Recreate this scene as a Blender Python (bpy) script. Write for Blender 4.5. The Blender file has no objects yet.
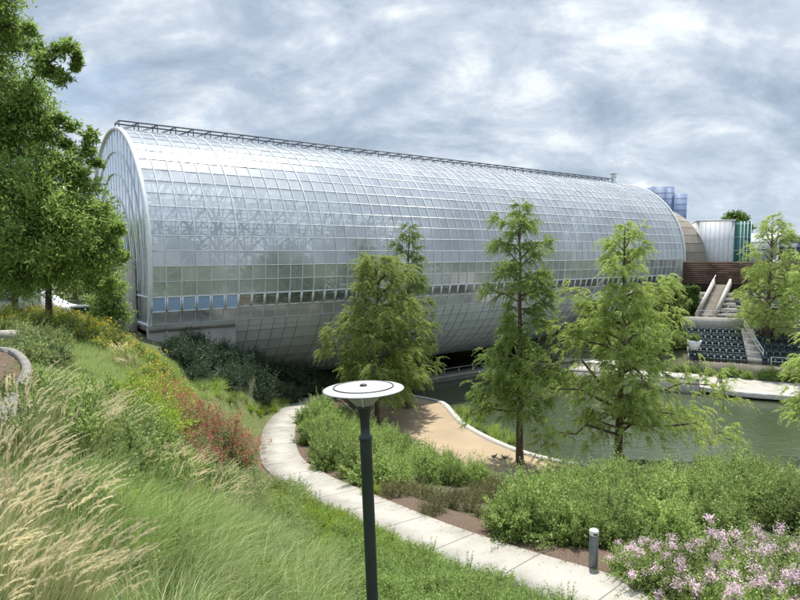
import bpy, math, random
import numpy as np
from math import sin, cos, tan, atan, atan2, radians, pi, sqrt

rs = np.random.RandomState(7)
random.seed(7)
S = bpy.context.scene
COL = S.collection
PITCH = atan(49 / 600)

# ------------------------------------------------------------------ helpers
def ray(px, py):
    x = (px - 400) / 600.0
    u = -(py - 300) / 600.0
    return np.array([x, cos(PITCH) + sin(PITCH) * u, -sin(PITCH) + cos(PITCH) * u])

def P(px, py, z):
    r = ray(px, py)
    return r * (z / r[2])

def mesh_np(name, verts, faces, mats, midx=None, smooth=False):
    """faces: (n,3) or (n,4) int array, or a list of such arrays"""
    if not (isinstance(faces, list) and isinstance(faces[0], np.ndarray)):
        faces = [np.asarray(faces, dtype=np.int32)]
    faces = [np.asarray(f, dtype=np.int32) for f in faces if len(f)]
    verts = np.asarray(verts, dtype=np.float32).reshape(-1, 3)
    me = bpy.data.meshes.new(name)
    me.vertices.add(len(verts))
    me.vertices.foreach_set('co', verts.ravel())
    nl = sum(f.size for f in faces)
    nf = sum(len(f) for f in faces)
    me.loops.add(nl)
    me.loops.foreach_set('vertex_index', np.concatenate([f.ravel() for f in faces]))
    me.polygons.add(nf)
    tot = np.concatenate([np.full(len(f), f.shape[1], dtype=np.int32) for f in faces])
    st = np.concatenate([[0], np.cumsum(tot)[:-1]]).astype(np.int32)
    me.polygons.foreach_set('loop_start', st)
    me.polygons.foreach_set('loop_total', tot)
    if midx is not None:
        me.polygons.foreach_set('material_index', np.asarray(midx, dtype=np.int32))
    if smooth:
        me.polygons.foreach_set('use_smooth', np.ones(nf, dtype=bool))
    me.update(calc_edges=True)
    me.validate()
    for m in (mats if isinstance(mats, (list, tuple)) else [mats]):
        me.materials.append(m)
    return me

def link(name, data, parent=None):
    o = bpy.data.objects.new(name, data)
    COL.objects.link(o)
    if parent is not None:
        o.parent = parent
    return o

def tag(o, label=None, cat=None, group=None, kind=None):
    if label: o['label'] = label
    if cat: o['category'] = cat
    if group: o['group'] = group
    if kind: o['kind'] = kind
    return o

def empty(name, loc=(0, 0, 0), rz=0.0):
    o = bpy.data.objects.new(name, None)
    COL.objects.link(o)
    o.location = loc
    o.rotation_euler = (0, 0, rz)
    o.empty_display_size = 0.3
    return o

def copy_tree(o, kids, parent=None):
    c = o.copy(); COL.objects.link(c); c.parent = parent
    for k in kids:
        d = k.copy(); COL.objects.link(d); d.parent = c
    return c

class MB:
    """collects simple solids in one mesh"""
    def __init__(s):
        s.v = []; s.f4 = []; s.f3 = []; s.m4 = []; s.m3 = []; s.n = 0
    def add(s, v, f, m=0):
        v = np.asarray(v, float).reshape(-1, 3)
        f = np.asarray(f, int)
        s.v.append(v)
        if f.shape[1] == 4:
            s.f4.append(f + s.n); s.m4 += [m] * len(f)
        else:
            s.f3.append(f + s.n); s.m3 += [m] * len(f)
        s.n += len(v)
    def box(s, lo, hi, m=0, frame=None):
        x0, y0, z0 = lo; x1, y1, z1 = hi
        v = np.array([[x0,y0,z0],[x1,y0,z0],[x1,y1,z0],[x0,y1,z0],[x0,y0,z1],[x1,y0,z1],[x1,y1,z1],[x0,y1,z1]], float)
        if frame is not None: v = frame(v)
        s.add(v, [[0,3,2,1],[4,5,6,7],[0,1,5,4],[1,2,6,5],[2,3,7,6],[3,0,4,7]], m)
    def bars(s, p0, p1, w, m=0, h=None, upv=None, caps=True):
        p0 = np.asarray(p0, float).reshape(-1, 3); p1 = np.asarray(p1, float).reshape(-1, 3)
        n = len(p0)
        if not n: return
        d = p1 - p0
        d /= np.linalg.norm(d, axis=1)[:, None] + 1e-9
        up = np.tile([0, 0, 1.0], (n, 1)) if upv is None else np.asarray(upv, float).reshape(-1, 3) * np.ones((n, 1))
        a = np.cross(d, up); la = np.linalg.norm(a, axis=1)
        bad = la < 1e-3
        a[bad] = np.cross(d[bad], [1, 0, 0]); la = np.linalg.norm(a, axis=1)
        a /= la[:, None]
        b = np.cross(a, d)
        wa = w / 2; hb = (h if h is not None else w) / 2
        v = np.zeros((n, 8, 3))
        for k, (sa, sb) in enumerate(((-1,-1),(1,-1),(1,1),(-1,1))):
            v[:, k] = p0 + a * sa * wa + b * sb * hb
            v[:, k + 4] = p1 + a * sa * wa + b * sb * hb
        f = [[0,1,5,4],[1,2,6,5],[2,3,7,6],[3,0,4,7]]
        if caps: f += [[0,3,2,1],[4,5,6,7]]
        F = (np.arange(n)[:, None, None] * 8 + np.array(f)[None]).reshape(-1, 4)
        s.add(v.reshape(-1, 3), F, m)
    def tube(s, pts, rad, seg=8, m=0, cap=True):
        pts = np.asarray(pts, float); rad = np.asarray(rad, float) * np.ones(len(pts))
        t = np.gradient(pts, axis=0)
        t /= np.linalg.norm(t, axis=1)[:, None] + 1e-9
        ref = np.array([1.0, 0, 0]) if abs(t[0][2]) > .7 else np.array([0, 0, 1.0])
        a = np.cross(t, ref); a /= np.linalg.norm(a, axis=1)[:, None] + 1e-9
        b = np.cross(t, a)
        th = np.linspace(0, 2 * pi, seg, endpoint=False)
        v = pts[:, None] + rad[:, None, None] * (a[:, None] * np.cos(th)[None, :, None] + b[:, None] * np.sin(th)[None, :, None])
        n = len(pts)
        f = []
        for i in range(n - 1):
            for j in range(seg):
                k = (j + 1) % seg
                f.append([i*seg+j, i*seg+k, (i+1)*seg+k, (i+1)*seg+j])
        base = s.n
        s.add(v.reshape(-1, 3), f, m)
        if cap:
            for i in (0, n - 1):
                s.add(np.vstack([v[i], pts[i][None]]), [[j, (j + 1) % seg, seg] for j in range(seg)], m)
    def lathe(s, prof, c=(0, 0, 0), seg=32, m=0):
        th = np.linspace(0, 2 * pi, seg, endpoint=False)
        v = np.array([[c[0] + r * cos(t), c[1] + r * sin(t), c[2] + z] for r, z in prof for t in th])
        f = []
        for i in range(len(prof) - 1):
            for j in range(seg):
                k = (j + 1) % seg
                f.append([i*seg+j, i*seg+k, (i+1)*seg+k, (i+1)*seg+j])
        s.add(v, f, m)
    def build(s, name, mats, parent=None, smooth=False):
        fs = []
        mi = []
        if s.f4: fs.append(np.vstack(s.f4)); mi += s.m4
        if s.f3: fs.append(np.vstack(s.f3)); mi += s.m3
        me = mesh_np(name, np.vstack(s.v), fs, mats, mi, smooth)
        return link(name, me, parent)

# ------------------------------------------------------------------ materials
def new_mat(name):
    m = bpy.data.materials.new(name); m.use_nodes = True
    nt = m.node_tree; nt.nodes.clear()
    out = nt.nodes.new('ShaderNodeOutputMaterial')
    return m, nt, out

def ramp(nt, fac, stops):
    r = nt.nodes.new('ShaderNodeValToRGB')
    e = r.color_ramp.elements
    while len(e) < len(stops): e.new(0.5)
    for i, (p, c) in enumerate(stops):
        e[i].position = p; e[i].color = (*c, 1)
    nt.links.new(fac, r.inputs[0])
    return r.outputs[0]

def noise(nt, scale, detail=4, rough=.55, coord='Object', vec=None, dist=0):
    n = nt.nodes.new('ShaderNodeTexNoise')
    n.inputs['Scale'].default_value = scale; n.inputs['Detail'].default_value = detail
    n.inputs['Roughness'].default_value = rough; n.inputs['Distortion'].default_value = dist
    if vec is None:
        tc = nt.nodes.new('ShaderNodeTexCoord'); vec = tc.outputs[coord]
    nt.links.new(vec, n.inputs['Vector'])
    return n.outputs['Fac']

def surf(name, c1, c2=None, scale=3.0, rough=.7, metal=0, bump=0.0, bscale=None, spec=.5, detail=5):
    m, nt, out = new_mat(name)
    b = nt.nodes.new('ShaderNodeBsdfPrincipled')
    b.inputs['Roughness'].default_value = rough; b.inputs['Metallic'].default_value = metal
    b.inputs['Specular IOR Level'].default_value = spec
    c2 = c2 or tuple(x * .8 for x in c1)
    f = noise(nt, scale, detail)
    nt.links.new(ramp(nt, f, [(.3, c1), (.7, c2)]), b.inputs['Base Color'])
    if bump:
        bn = nt.nodes.new('ShaderNodeBump'); bn.inputs['Strength'].default_value = bump
        bn.inputs['Distance'].default_value = .03
        nt.links.new(noise(nt, bscale or scale * 6, 6), bn.inputs['Height'])
        nt.links.new(bn.outputs[0], b.inputs['Normal'])
    nt.links.new(b.outputs[0], out.inputs[0])
    return m

def leafmat(name, cols, transl=.35, rough=.5, spec=.3, objvar=.5):
    """cols: list of colours spread per leaf; whole plant varies a little too"""
    m, nt, out = new_mat(name)
    g = nt.nodes.new('ShaderNodeNewGeometry')
    oi = nt.nodes.new('ShaderNodeObjectInfo')
    n = len(cols)
    c = ramp(nt, g.outputs['Random Per Island'], [(i / max(1, n - 1), cols[i]) for i in range(n)])
    hs = nt.nodes.new('ShaderNodeHueSaturation')
    mr = nt.nodes.new('ShaderNodeMapRange')
    mr.inputs['To Min'].default_value = 1 - objvar * .5; mr.inputs['To Max'].default_value = 1 + objvar * .5
    nt.links.new(oi.outputs['Random'], mr.inputs[0])
    nt.links.new(mr.outputs[0], hs.inputs['Value'])
    nt.links.new(c, hs.inputs['Color'])
    pb = nt.nodes.new('ShaderNodeBsdfPrincipled')
    pb.inputs['Roughness'].default_value = rough; pb.inputs['Specular IOR Level'].default_value = spec
    nt.links.new(hs.outputs[0], pb.inputs['Base Color'])
    tr = nt.nodes.new('ShaderNodeBsdfTranslucent')
    nt.links.new(hs.outputs[0], tr.inputs[0])
    mx = nt.nodes.new('ShaderNodeMixShader'); mx.inputs[0].default_value = transl
    nt.links.new(pb.outputs[0], mx.inputs[1]); nt.links.new(tr.outputs[0], mx.inputs[2])
    nt.links.new(mx.outputs[0], out.inputs[0])
    return m

M = {}
M['bark'] = surf('bark', (.09, .06, .042), (.17, .12, .09), 9, .9, bump=.8)
M['bark_dark'] = surf('bark_dark', (.05, .04, .032), (.1, .08, .06), 9, .9, bump=.8)
M['cypress'] = leafmat('cypress_leaf', [(.26, .35, .08), (.36, .46, .12), (.5, .58, .2), (.3, .41, .1)], .5)
M['cypress_mid'] = leafmat('cypress_mid_leaf', [(.18, .27, .06), (.26, .36, .09), (.36, .46, .14)], .48)
M['cypress_dark'] = leafmat('cypress_dark_leaf', [(.08, .14, .03), (.12, .20, .045), (.17, .26, .065)], .4)
M['oak'] = leafmat('oak_leaf', [(.12, .2, .045), (.21, .32, .07), (.34, .45, .12), (.16, .26, .055)], .5, .45, .3)
M['hedge'] = leafmat('hedge_leaf', [(.11, .18, .05), (.19, .29, .075), (.32, .42, .12), (.47, .56, .2), (.14, .22, .06)], .42, .55, .25, .7)
M['darkshrub'] = leafmat('dark_shrub_leaf', [(.035, .062, .032), (.06, .095, .05), (.1, .145, .08)], .2, .55, .25)
M['lime'] = leafmat('lime_leaf', [(.2, .3, .035), (.29, .39, .05), (.4, .48, .09)], .45)
M['cover'] = leafmat('cover_leaf', [(.18, .28, .08), (.27, .4, .11), (.42, .5, .18)], .45)
M['sage'] = leafmat('sage_leaf', [(.17, .24, .08), (.28, .36, .13), (.42, .46, .22)], .4)
M['olive'] = leafmat('olive_leaf', [(.13, .13, .05), (.2, .19, .08), (.27, .25, .12)], .3)
M['rust'] = leafmat('rust_leaf', [(.14, .09, .05), (.2, .15, .07), (.16, .18, .07)], .3)
M['yellow'] = leafmat('yellow_petal', [(.62, .42, .02), (.72, .55, .05)], .3)
M['red'] = leafmat('red_petal', [(.46, .10, .09), (.52, .19, .15), (.36, .14, .09)], .3)
M['pink'] = leafmat('pink_petal', [(.78, .52, .66), (.82, .66, .74), (.66, .42, .6), (.82, .76, .66)], .35)
M['cream'] = leafmat('cream_petal', [(.6, .54, .4), (.7, .6, .5)], .35)
M['blade'] = leafmat('grass_blade', [(.16, .27, .06), (.28, .41, .11), (.45, .55, .2), (.2, .33, .07), (.62, .62, .34)], .45)
M['blade_grey'] = leafmat('grey_grass_blade', [(.17, .26, .08), (.34, .44, .16), (.24, .35, .11), (.55, .6, .3), (.76, .74, .46)], .45)
M['blade_gold'] = leafmat('gold_grass_blade', [(.2, .3, .08), (.3, .37, .13), (.42, .42, .19), (.24, .33, .1), (.6, .54, .32)], .45)
M['plume'] = leafmat('grass_plume', [(.66, .57, .33), (.78, .69, .44), (.86, .8, .58)], .5, .7, .1)
M['lawn'] = leafmat('lawn_blade', [(.38, .48, .19), (.48, .56, .25), (.6, .63, .36)], .45)
M['reed'] = leafmat('reed_leaf', [(.25, .36, .08), (.4, .5, .14)], .4)
M['concrete'] = surf('concrete', (.36, .34, .31), (.27, .255, .235), 1.2, .85, bump=.15)
M['path'] = None
M['curb'] = surf('curb_concrete', (.46, .44, .40), (.36, .34, .31), 2, .8, bump=.1)
M['white'] = surf('white_paint', (.74, .75, .76), (.66, .67, .69), 2, .4)
M['steel'] = surf('white_steel', (.72, .75, .77), (.62, .65, .67), 3, .4, .1)
M['rail'] = surf('grey_steel', (.16, .17, .18), (.1, .11, .12), 3, .45, .5)
M['darkpaint'] = surf('dark_green_paint', (.010, .019, .018), (.016, .028, .026), 4, .33, spec=.6)
M['black'] = surf('black', (.012, .012, .014), (.02, .02, .022), 3, .6)
M['seat'] = surf('seat_plastic', (.03, .06, .075), (.045, .08, .095), 3, .45)
M['wood'] = surf('red_wood', (.15, .085, .06), (.09, .055, .042), 1.2, .7, bump=.3)
M['stone'] = surf('tan_stone', (.3, .265, .215), (.22, .19, .155), .8, .85, bump=.2)
M['navy'] = surf('dark_roof', (.05, .06, .09), (.08, .09, .12), 1, .6)

# sand, mulch, ground
M['sand'] = surf('decomposed_granite', (.36, .28, .185), (.28, .215, .14), .35, .95, bump=.5, bscale=30, detail=8)
def ground_mat():
    m, nt, out = new_mat('ground_soil')
    b = nt.nodes.new('ShaderNodeBsdfPrincipled'); b.inputs['Roughness'].default_value = .95
    b.inputs['Specular IOR Level'].default_value = .15
    f1 = noise(nt, 22, 6, .7)
    c1 = ramp(nt, f1, [(.3, (.055, .06, .035)), (.5, (.10, .105, .06)), (.72, (.19, .18, .12))])
    f2 = noise(nt, 1.1, 4, .6)
    c2 = ramp(nt, noise(nt, 30, 4), [(.35, (.07, .10, .04)), (.65, (.12, .16, .06))])
    mx = nt.nodes.new('ShaderNodeMix'); mx.data_type = 'RGBA'
    nt.links.new(ramp(nt, f2, [(.55, (0, 0, 0)), (.62, (1, 1, 1))]), mx.inputs[0])
    nt.links.new(c1, mx.inputs[6]); nt.links.new(c2, mx.inputs[7])
    tc = nt.nodes.new('ShaderNodeTexCoord'); vl = nt.nodes.new('ShaderNodeVectorMath'); vl.operation = 'LENGTH'
    nt.links.new(tc.outputs['Object'], vl.inputs[0])
    mr = nt.nodes.new('ShaderNodeMapRange'); mr.inputs['From Min'].default_value = 110; mr.inputs['From Max'].default_value = 160
    nt.links.new(vl.outputs['Value'], mr.inputs[0])
    town = ramp(nt, noise(nt, .02, 6), [(.35, (.09, .10, .085)), (.6, (.17, .165, .155))])
    m3 = nt.nodes.new('ShaderNodeMix'); m3.data_type = 'RGBA'
    nt.links.new(mr.outputs[0], m3.inputs[0]); nt.links.new(mx.outputs[2], m3.inputs[6]); nt.links.new(town, m3.inputs[7])
    nt.links.new(m3.outputs[2], b.inputs['Base Color'])
    bn = nt.nodes.new('ShaderNodeBump'); bn.inputs['Strength'].default_value = .9; bn.inputs['Distance'].default_value = .05
    nt.links.new(noise(nt, 28, 6, .7), bn.inputs['Height']); nt.links.new(bn.outputs[0], b.inputs['Normal'])
    nt.links.new(b.outputs[0], out.inputs[0])
    return m
M['ground'] = ground_mat()
def path_mat():
    m, nt, out = new_mat('path_concrete')
    b = nt.nodes.new('ShaderNodeBsdfPrincipled'); b.inputs['Roughness'].default_value = .88; b.inputs['Specular IOR Level'].default_value = .25
    c1 = ramp(nt, noise(nt, .9, 8, .65), [(.3, (.25, .235, .205)), (.5, (.33, .315, .28)), (.7, (.38, .36, .325))])
    c2 = ramp(nt, noise(nt, 45, 3, .6), [(.32, (.55, .5, .45)), (.42, (1, 1, 1)), (.8, (1.05, 1.05, 1.05))])
    mx = nt.nodes.new('ShaderNodeMix'); mx.data_type = 'RGBA'; mx.blend_type = 'MULTIPLY'; mx.inputs[0].default_value = .8
    nt.links.new(c1, mx.inputs[6]); nt.links.new(c2, mx.inputs[7]); nt.links.new(mx.outputs[2], b.inputs['Base Color'])
    bn = nt.nodes.new('ShaderNodeBump'); bn.inputs['Strength'].default_value = .3; bn.inputs['Distance'].default_value = .01
    nt.links.new(noise(nt, 60, 5, .7), bn.inputs['Height']); nt.links.new(bn.outputs[0], b.inputs['Normal'])
    nt.links.new(b.outputs[0], out.inputs[0])
    return m
M['path'] = path_mat()
def mulch_mat():
    m = surf('bark_mulch', (.06, .042, .031), (.19, .14, .105), 26, .95, bump=1, bscale=40, spec=.1, detail=7)
    return m
M['mulch'] = mulch_mat()

def water_mat():
    m, nt, out = new_mat('pond_water')
    b = nt.nodes.new('ShaderNodeBsdfPrincipled')
    b.inputs['Roughness'].default_value = .07
    b.inputs['IOR'].default_value = 1.8
    c = ramp(nt, noise(nt, .07, 3), [(.35, (.042, .058, .028)), (.7, (.058, .074, .04))])
    nt.links.new(c, b.inputs['Base Color'])
    tc = nt.nodes.new('ShaderNodeTexCoord')
    mp = nt.nodes.new('ShaderNodeMapping'); mp.inputs['Scale'].default_value = (1, 2.0, 1)
    mp.inputs['Rotation'].default_value = (0, 0, radians(-25))
    nt.links.new(tc.outputs['Object'], mp.inputs[0])
    n1 = noise(nt, 1.1, 4, .5, vec=mp.outputs[0], dist=.8)
    n2 = noise(nt, .12, 2, .5, vec=tc.outputs['Object'])
    mu = nt.nodes.new('ShaderNodeMath'); mu.operation = 'MULTIPLY'
    nt.links.new(n1, mu.inputs[0]); nt.links.new(ramp(nt, n2, [(.35, (.25,)*3), (.6, (1,)*3)]), mu.inputs[1])
    bn = nt.nodes.new('ShaderNodeBump'); bn.inputs['Strength'].default_value = .7; bn.inputs['Distance'].default_value = .15
    nt.links.new(mu.outputs[0], bn.inputs['Height']); nt.links.new(bn.outputs[0], b.inputs['Normal'])
    nt.links.new(b.outputs[0], out.inputs[0])
    return m
M['water'] = water_mat()

def glass_mat(name, col, opac_lo, opac_hi, gl=.25, rough=.12):
    """acrylic glazing: partly see-through, partly milky, with a sky reflection"""
    m, nt, out = new_mat(name)
    g = nt.nodes.new('ShaderNodeNewGeometry')
    dif = nt.nodes.new('ShaderNodeBsdfDiffuse'); dif.inputs[0].default_value = (*col, 1)
    trl = nt.nodes.new('ShaderNodeBsdfTranslucent'); trl.inputs[0].default_value = (*col, 1)
    mk = nt.nodes.new('ShaderNodeMixShader'); mk.inputs[0].default_value = .45
    nt.links.new(dif.outputs[0], mk.inputs[1]); nt.links.new(trl.outputs[0], mk.inputs[2])
    tp = nt.nodes.new('ShaderNodeBsdfTransparent'); tp.inputs[0].default_value = (.88, .93, .94, 1)
    mx = nt.nodes.new('ShaderNodeMixShader')
    mr = nt.nodes.new('ShaderNodeMapRange'); mr.inputs['To Min'].default_value = opac_lo; mr.inputs['To Max'].default_value = opac_hi
    ad = nt.nodes.new('ShaderNodeMath'); ad.operation = 'ADD'
    n = noise(nt, .25, 3)
    sc = nt.nodes.new('ShaderNodeMath'); sc.operation = 'MULTIPLY'; sc.inputs[1].default_value = .45
    nt.links.new(g.outputs['Random Per Island'], sc.inputs[0])
    nt.links.new(n, ad.inputs[0]); nt.links.new(sc.outputs[0], ad.inputs[1])
    nt.links.new(ad.outputs[0], mr.inputs[0])
    nt.links.new(mr.outputs[0], mx.inputs[0])
    nt.links.new(tp.outputs[0], mx.inputs[1]); nt.links.new(mk.outputs[0], mx.inputs[2])
    gs = nt.nodes.new('ShaderNodeBsdfGlossy'); gs.inputs['Roughness'].default_value = rough
    gs.inputs[0].default_value = (.9, .93, .97, 1)
    lw = nt.nodes.new('ShaderNodeFresnel'); lw.inputs[0].default_value = 1.45
    a2 = nt.nodes.new('ShaderNodeMath'); a2.operation = 'ADD'; a2.inputs[1].default_value = gl; a2.use_clamp = True
    nt.links.new(lw.outputs[0], a2.inputs[0])
    m2 = nt.nodes.new('ShaderNodeMixShader')
    nt.links.new(a2.outputs[0], m2.inputs[0]); nt.links.new(mx.outputs[0], m2.inputs[1]); nt.links.new(gs.outputs[0], m2.inputs[2])
    nt.links.new(m2.outputs[0], out.inputs[0])
    return m
M['glazing'] = glass_mat('acrylic_glazing', (.88, .92, .95), .18, .62, .2, .16)
M['endglass'] = glass_mat('end_glazing', (.76, .82, .86), .2, .6, .25, .15)
M['blueglass'] = glass_mat('blue_vent_glass', (.42, .6, .95), .88, .98, .12, .06)
M['ventglass'] = glass_mat('grey_vent_glass', (.2, .21, .2), .3, .7, .1, .1)
M['hull'] = surf('hull_panels', (.64, .67, .69), (.54, .57, .59), .5, .4, .1)
M['towerglass'] = surf('tower_glass', (.24, .32, .48), (.27, .35, .51), .05, .5, 0)
M['towerglass2'] = surf('tower_glass_dark', (.20, .27, .41), (.22, .3, .44), .05, .5, 0)
M['greenglass'] = surf('green_glass', (.03, .13, .10), (.05, .2, .16), .6, .12, .2)
M['carglass'] = surf('car_glass', (.02, .025, .03), (.03, .03, .035), 1, .1)
def frosted():
    m, nt, out = new_mat('frosted_lens')
    b = nt.nodes.new('ShaderNodeBsdfPrincipled')
    b.inputs['Base Color'].default_value = (.62, .64, .56, 1); b.inputs['Roughness'].default_value = .25
    t = nt.nodes.new('ShaderNodeBsdfTranslucent'); t.inputs[0].default_value = (.6, .62, .55, 1)
    mx = nt.nodes.new('ShaderNodeMixShader'); mx.inputs[0].default_value = .5
    nt.links.new(b.outputs[0], mx.inputs[1]); nt.links.new(t.outputs[0], mx.inputs[2])
    nt.links.new(mx.outputs[0], out.inputs[0])
    return m
M['lens'] = frosted()

# ------------------------------------------------------------------ terrain
WATER = -13.5
PLAZA = -13.1
path_ctl = [(345, 392, -12.3), (318, 398, -11.9), (297, 408, -11.4), (282, 423, -10.9), (278, 443, -10.4), (283, 462, -9.9), (305, 479, -9.5),
            (337, 495, -9.0), (380, 515, -8.5), (430, 537, -8.1), (480, 556, -7.85), (530, 573, -7.65), (590, 592, -7.45),
            (660, 614, -7.2), (760, 648, -6.8), (900, 700, -6.2)]
PC = np.array([P(*c) for c in path_ctl])
def resample(pts, step=.35):
    pts = np.asarray(pts, float)
    # Catmull-Rom
    q = np.vstack([2 * pts[0] - pts[1], pts, 2 * pts[-1] - pts[-2]])
    out = []
    for i in range(1, len(q) - 2):
        p0, p1, p2, p3 = q[i-1], q[i], q[i+1], q[i+2]
        n = max(2, int(np.linalg.norm(p2 - p1) / step))
        for t in np.linspace(0, 1, n, endpoint=False):
            out.append(.5 * (2*p1 + (p2-p0)*t + (2*p0-5*p1+4*p2-p3)*t*t + (-p0+3*p1-3*p2+p3)*t**3))
    out.append(q[-2])
    return np.array(out)
PATH = resample(PC)
PATHW = 0.95

near_shore = [P(x, y, WATER)[:2] for x, y in ((385, 397), (420, 403), (440, 408), (447, 415), (461, 430), (488, 446), (525, 461), (580, 474), (640, 482), (720, 492), (800, 503), (960, 530))]
near_shore = resample(np.array([[*p, 0] for p in near_shore]), .8)[:, :2]
far_shore = [P(x, y, WATER)[:2] for x, y in ((1100, 430), (900, 412), (800, 403), (740, 398), (690, 391), (640, 384), (600, 378), (560, 371))]
POND = np.vstack([near_shore, far_shore, [P(500, 357, WATER)[:2], P(440, 353, WATER)[:2], P(392, 360, WATER)[:2], P(375, 385, WATER)[:2]]])

plaza_in = [P(x, y, PLAZA)[:2] for x, y in ((342, 398), (350, 408), (385, 432), (430, 455), (470, 478), (520, 492), (580, 500))]
PLAZA_POLY = np.vstack([plaza_in, near_shore[near_shore[:, 0] < P(600, 478, WATER)[0]][::-1]])

def in_poly(x, y, poly):
    x = np.asarray(x, float); y = np.asarray(y, float)
    c = np.zeros(x.shape, bool)
    n = len(poly); j = n - 1
    for i in range(n):
        xi, yi = poly[i]; xj, yj = poly[j]
        if yi != yj:
            cond = ((yi > y) != (yj > y)) & (x < (xj - xi) * (y - yi) / (yj - yi) + xi)
            c ^= cond
        j = i
    return c

def poly_dist(x, y, poly, closed=True):
    x = np.asarray(x, float); y = np.asarray(y, float)
    best = np.full(x.shape, 1e9)
    n = len(poly)
    for i in range(n if closed else n - 1):
        a = poly[i]; b = poly[(i + 1) % n]
        ab = b - a; L = ab @ ab + 1e-12
        t = np.clip(((x - a[0]) * ab[0] + (y - a[1]) * ab[1]) / L, 0, 1)
        d = (x - a[0] - t * ab[0]) ** 2 + (y - a[1] - t * ab[1]) ** 2
        best = np.minimum(best, d)
    return np.sqrt(best)

TA = np.array([0.807, 0.5906]); TN = np.array([-0.5906, 0.807])   # tube axis / away from camera
def T(s, d, z):
    s = np.asarray(s, float); d = np.asarray(d, float); z = np.asarray(z, float)
    s, d, z = np.broadcast_arrays(s, d, z)
    return np.stack([s * TA[0] + d * TN[0], s * TA[1] + d * TN[1], z], -1)

AV = np.array([sin(radians(22)), cos(radians(22))]); AU = np.array([cos(radians(22)), -sin(radians(22))])
def A(u, v, z):
    u, v, z = np.broadcast_arrays(np.asarray(u, float), np.asarray(v, float), np.asarray(z, float))
    return np.stack([u * AU[0] + v * AV[0], u * AU[1] + v * AV[1], z], -1)
def AP(px, py, v):          # pixel -> (u, z) on the plane at distance v
    r = ray(px, py); t = v / (r[0] * AV[0] + r[1] * AV[1]); p = r * t
    return p[0] * AU[0] + p[1] * AU[1], p[2]

ctl = []
def C(px, py, z): ctl.append(P(px, py, z))
def CX(x, y, z): ctl.append(np.array([x, y, z], float))
for c in ((10, 400, -2.7), (20, 365, -3.0), (50, 330, -3.3), (0, 335, -3.3), (-80, 345, -3.2), (100, 330, -3.9), (130, 352, -4.6), (160, 372, -5.8), (200, 388, -7.2),
          (100, 385, -4.1), (180, 405, -6.2), (230, 405, -7.9), (250, 430, -8.9), (270, 397, -9.6), (300, 385, -10.9), (60, 430, -3.1),
          (150, 440, -4.7), (60, 520, -3.2), (230, 480, -6.9), (240, 540, -5.9), (150, 560, -4.1), (330, 560, -7.0), (300, 600, -5.7), (400, 600, -6.5), (470, 600, -7.0), (-60, 450, -2.6),
          (560, 545, -7.9), (500, 540, -8.2), (440, 515, -8.8), (400, 490, -9.7), (350, 465, -10.3), (310, 430, -10.9), (330, 410, -11.9),
          (620, 520, -8.8), (700, 520, -8.4), (800, 530, -8.0), (900, 540, -7.6), (700, 565, -7.5), (640, 585, -7.4), (800, 600, -6.6), (900, 640, -5.8), (470, 480, -10.8), (520, 500, -10.3)):
    C(*c)
for c in ((-.3, 5.5, -4.9), (0, 1, -3.4), (-4, 2, -2.6), (-8, 0, -2.3), (6, 3, -4.4), (10, 0, -4), (0, -8, -2.5), (-20, 0, -2.2), (30, 0, -4.0), (30, 12, -6.5), (0, -60, -3), (-60, -30, -3), (60, -30, -3)):
    CX(*c)
for s, d, z in ((10, 42, -6.1), (14, 42, -7.6), (18, 41.5, -8.8), (24, 41, -10.2), (9, 50, -5.3), (9, 62, -4.6), (12, 50, -6.2), (16, 50, -8.5), (2, 55, -4.4), (0, 80, -4.2), (30, 80, -6), (60, 82, -5), (-20, 60, -3.9), (26, 50, -12.5), (88, 50, -4.5), (84, 70, -4.5)):
    ctl.append(T(s, d, z))
for u, v, z in ((-12, 68, -13.1), (0, 66, -13.1), (20, 66, -13.0), (40, 66, -13.0), (-12, 84, -6), (0, 87, -4.6), (25, 87, -4.6), (50, 87, -4.6), (0, 110, -4.4), (40, 110, -4.4), (10, 60, -13.3), (35, 55, -13.3)):
    ctl.append(A(u, v, z))
for an in range(0, 360, 30):
    CX(260 * sin(radians(an)), 260 * cos(radians(an)), -4.2)
    CX(130 * sin(radians(an)), 130 * cos(radians(an)), -4.2)
ctl = np.array(ctl)
_K = -np.linalg.norm(ctl[:, None, :2] - ctl[None, :, :2], axis=2)
_K += np.eye(len(ctl)) * -.05
_n = len(ctl)
_A = np.zeros((_n + 1, _n + 1)); _A[:_n, :_n] = _K; _A[_n, :_n] = 1; _A[:_n, _n] = 1
_w = np.linalg.solve(_A, np.concatenate([ctl[:, 2], [0]]))

def sstep(a, b, x):
    t = np.clip((x - a) / (b - a), 0, 1); return t * t * (3 - 2 * t)

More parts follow.
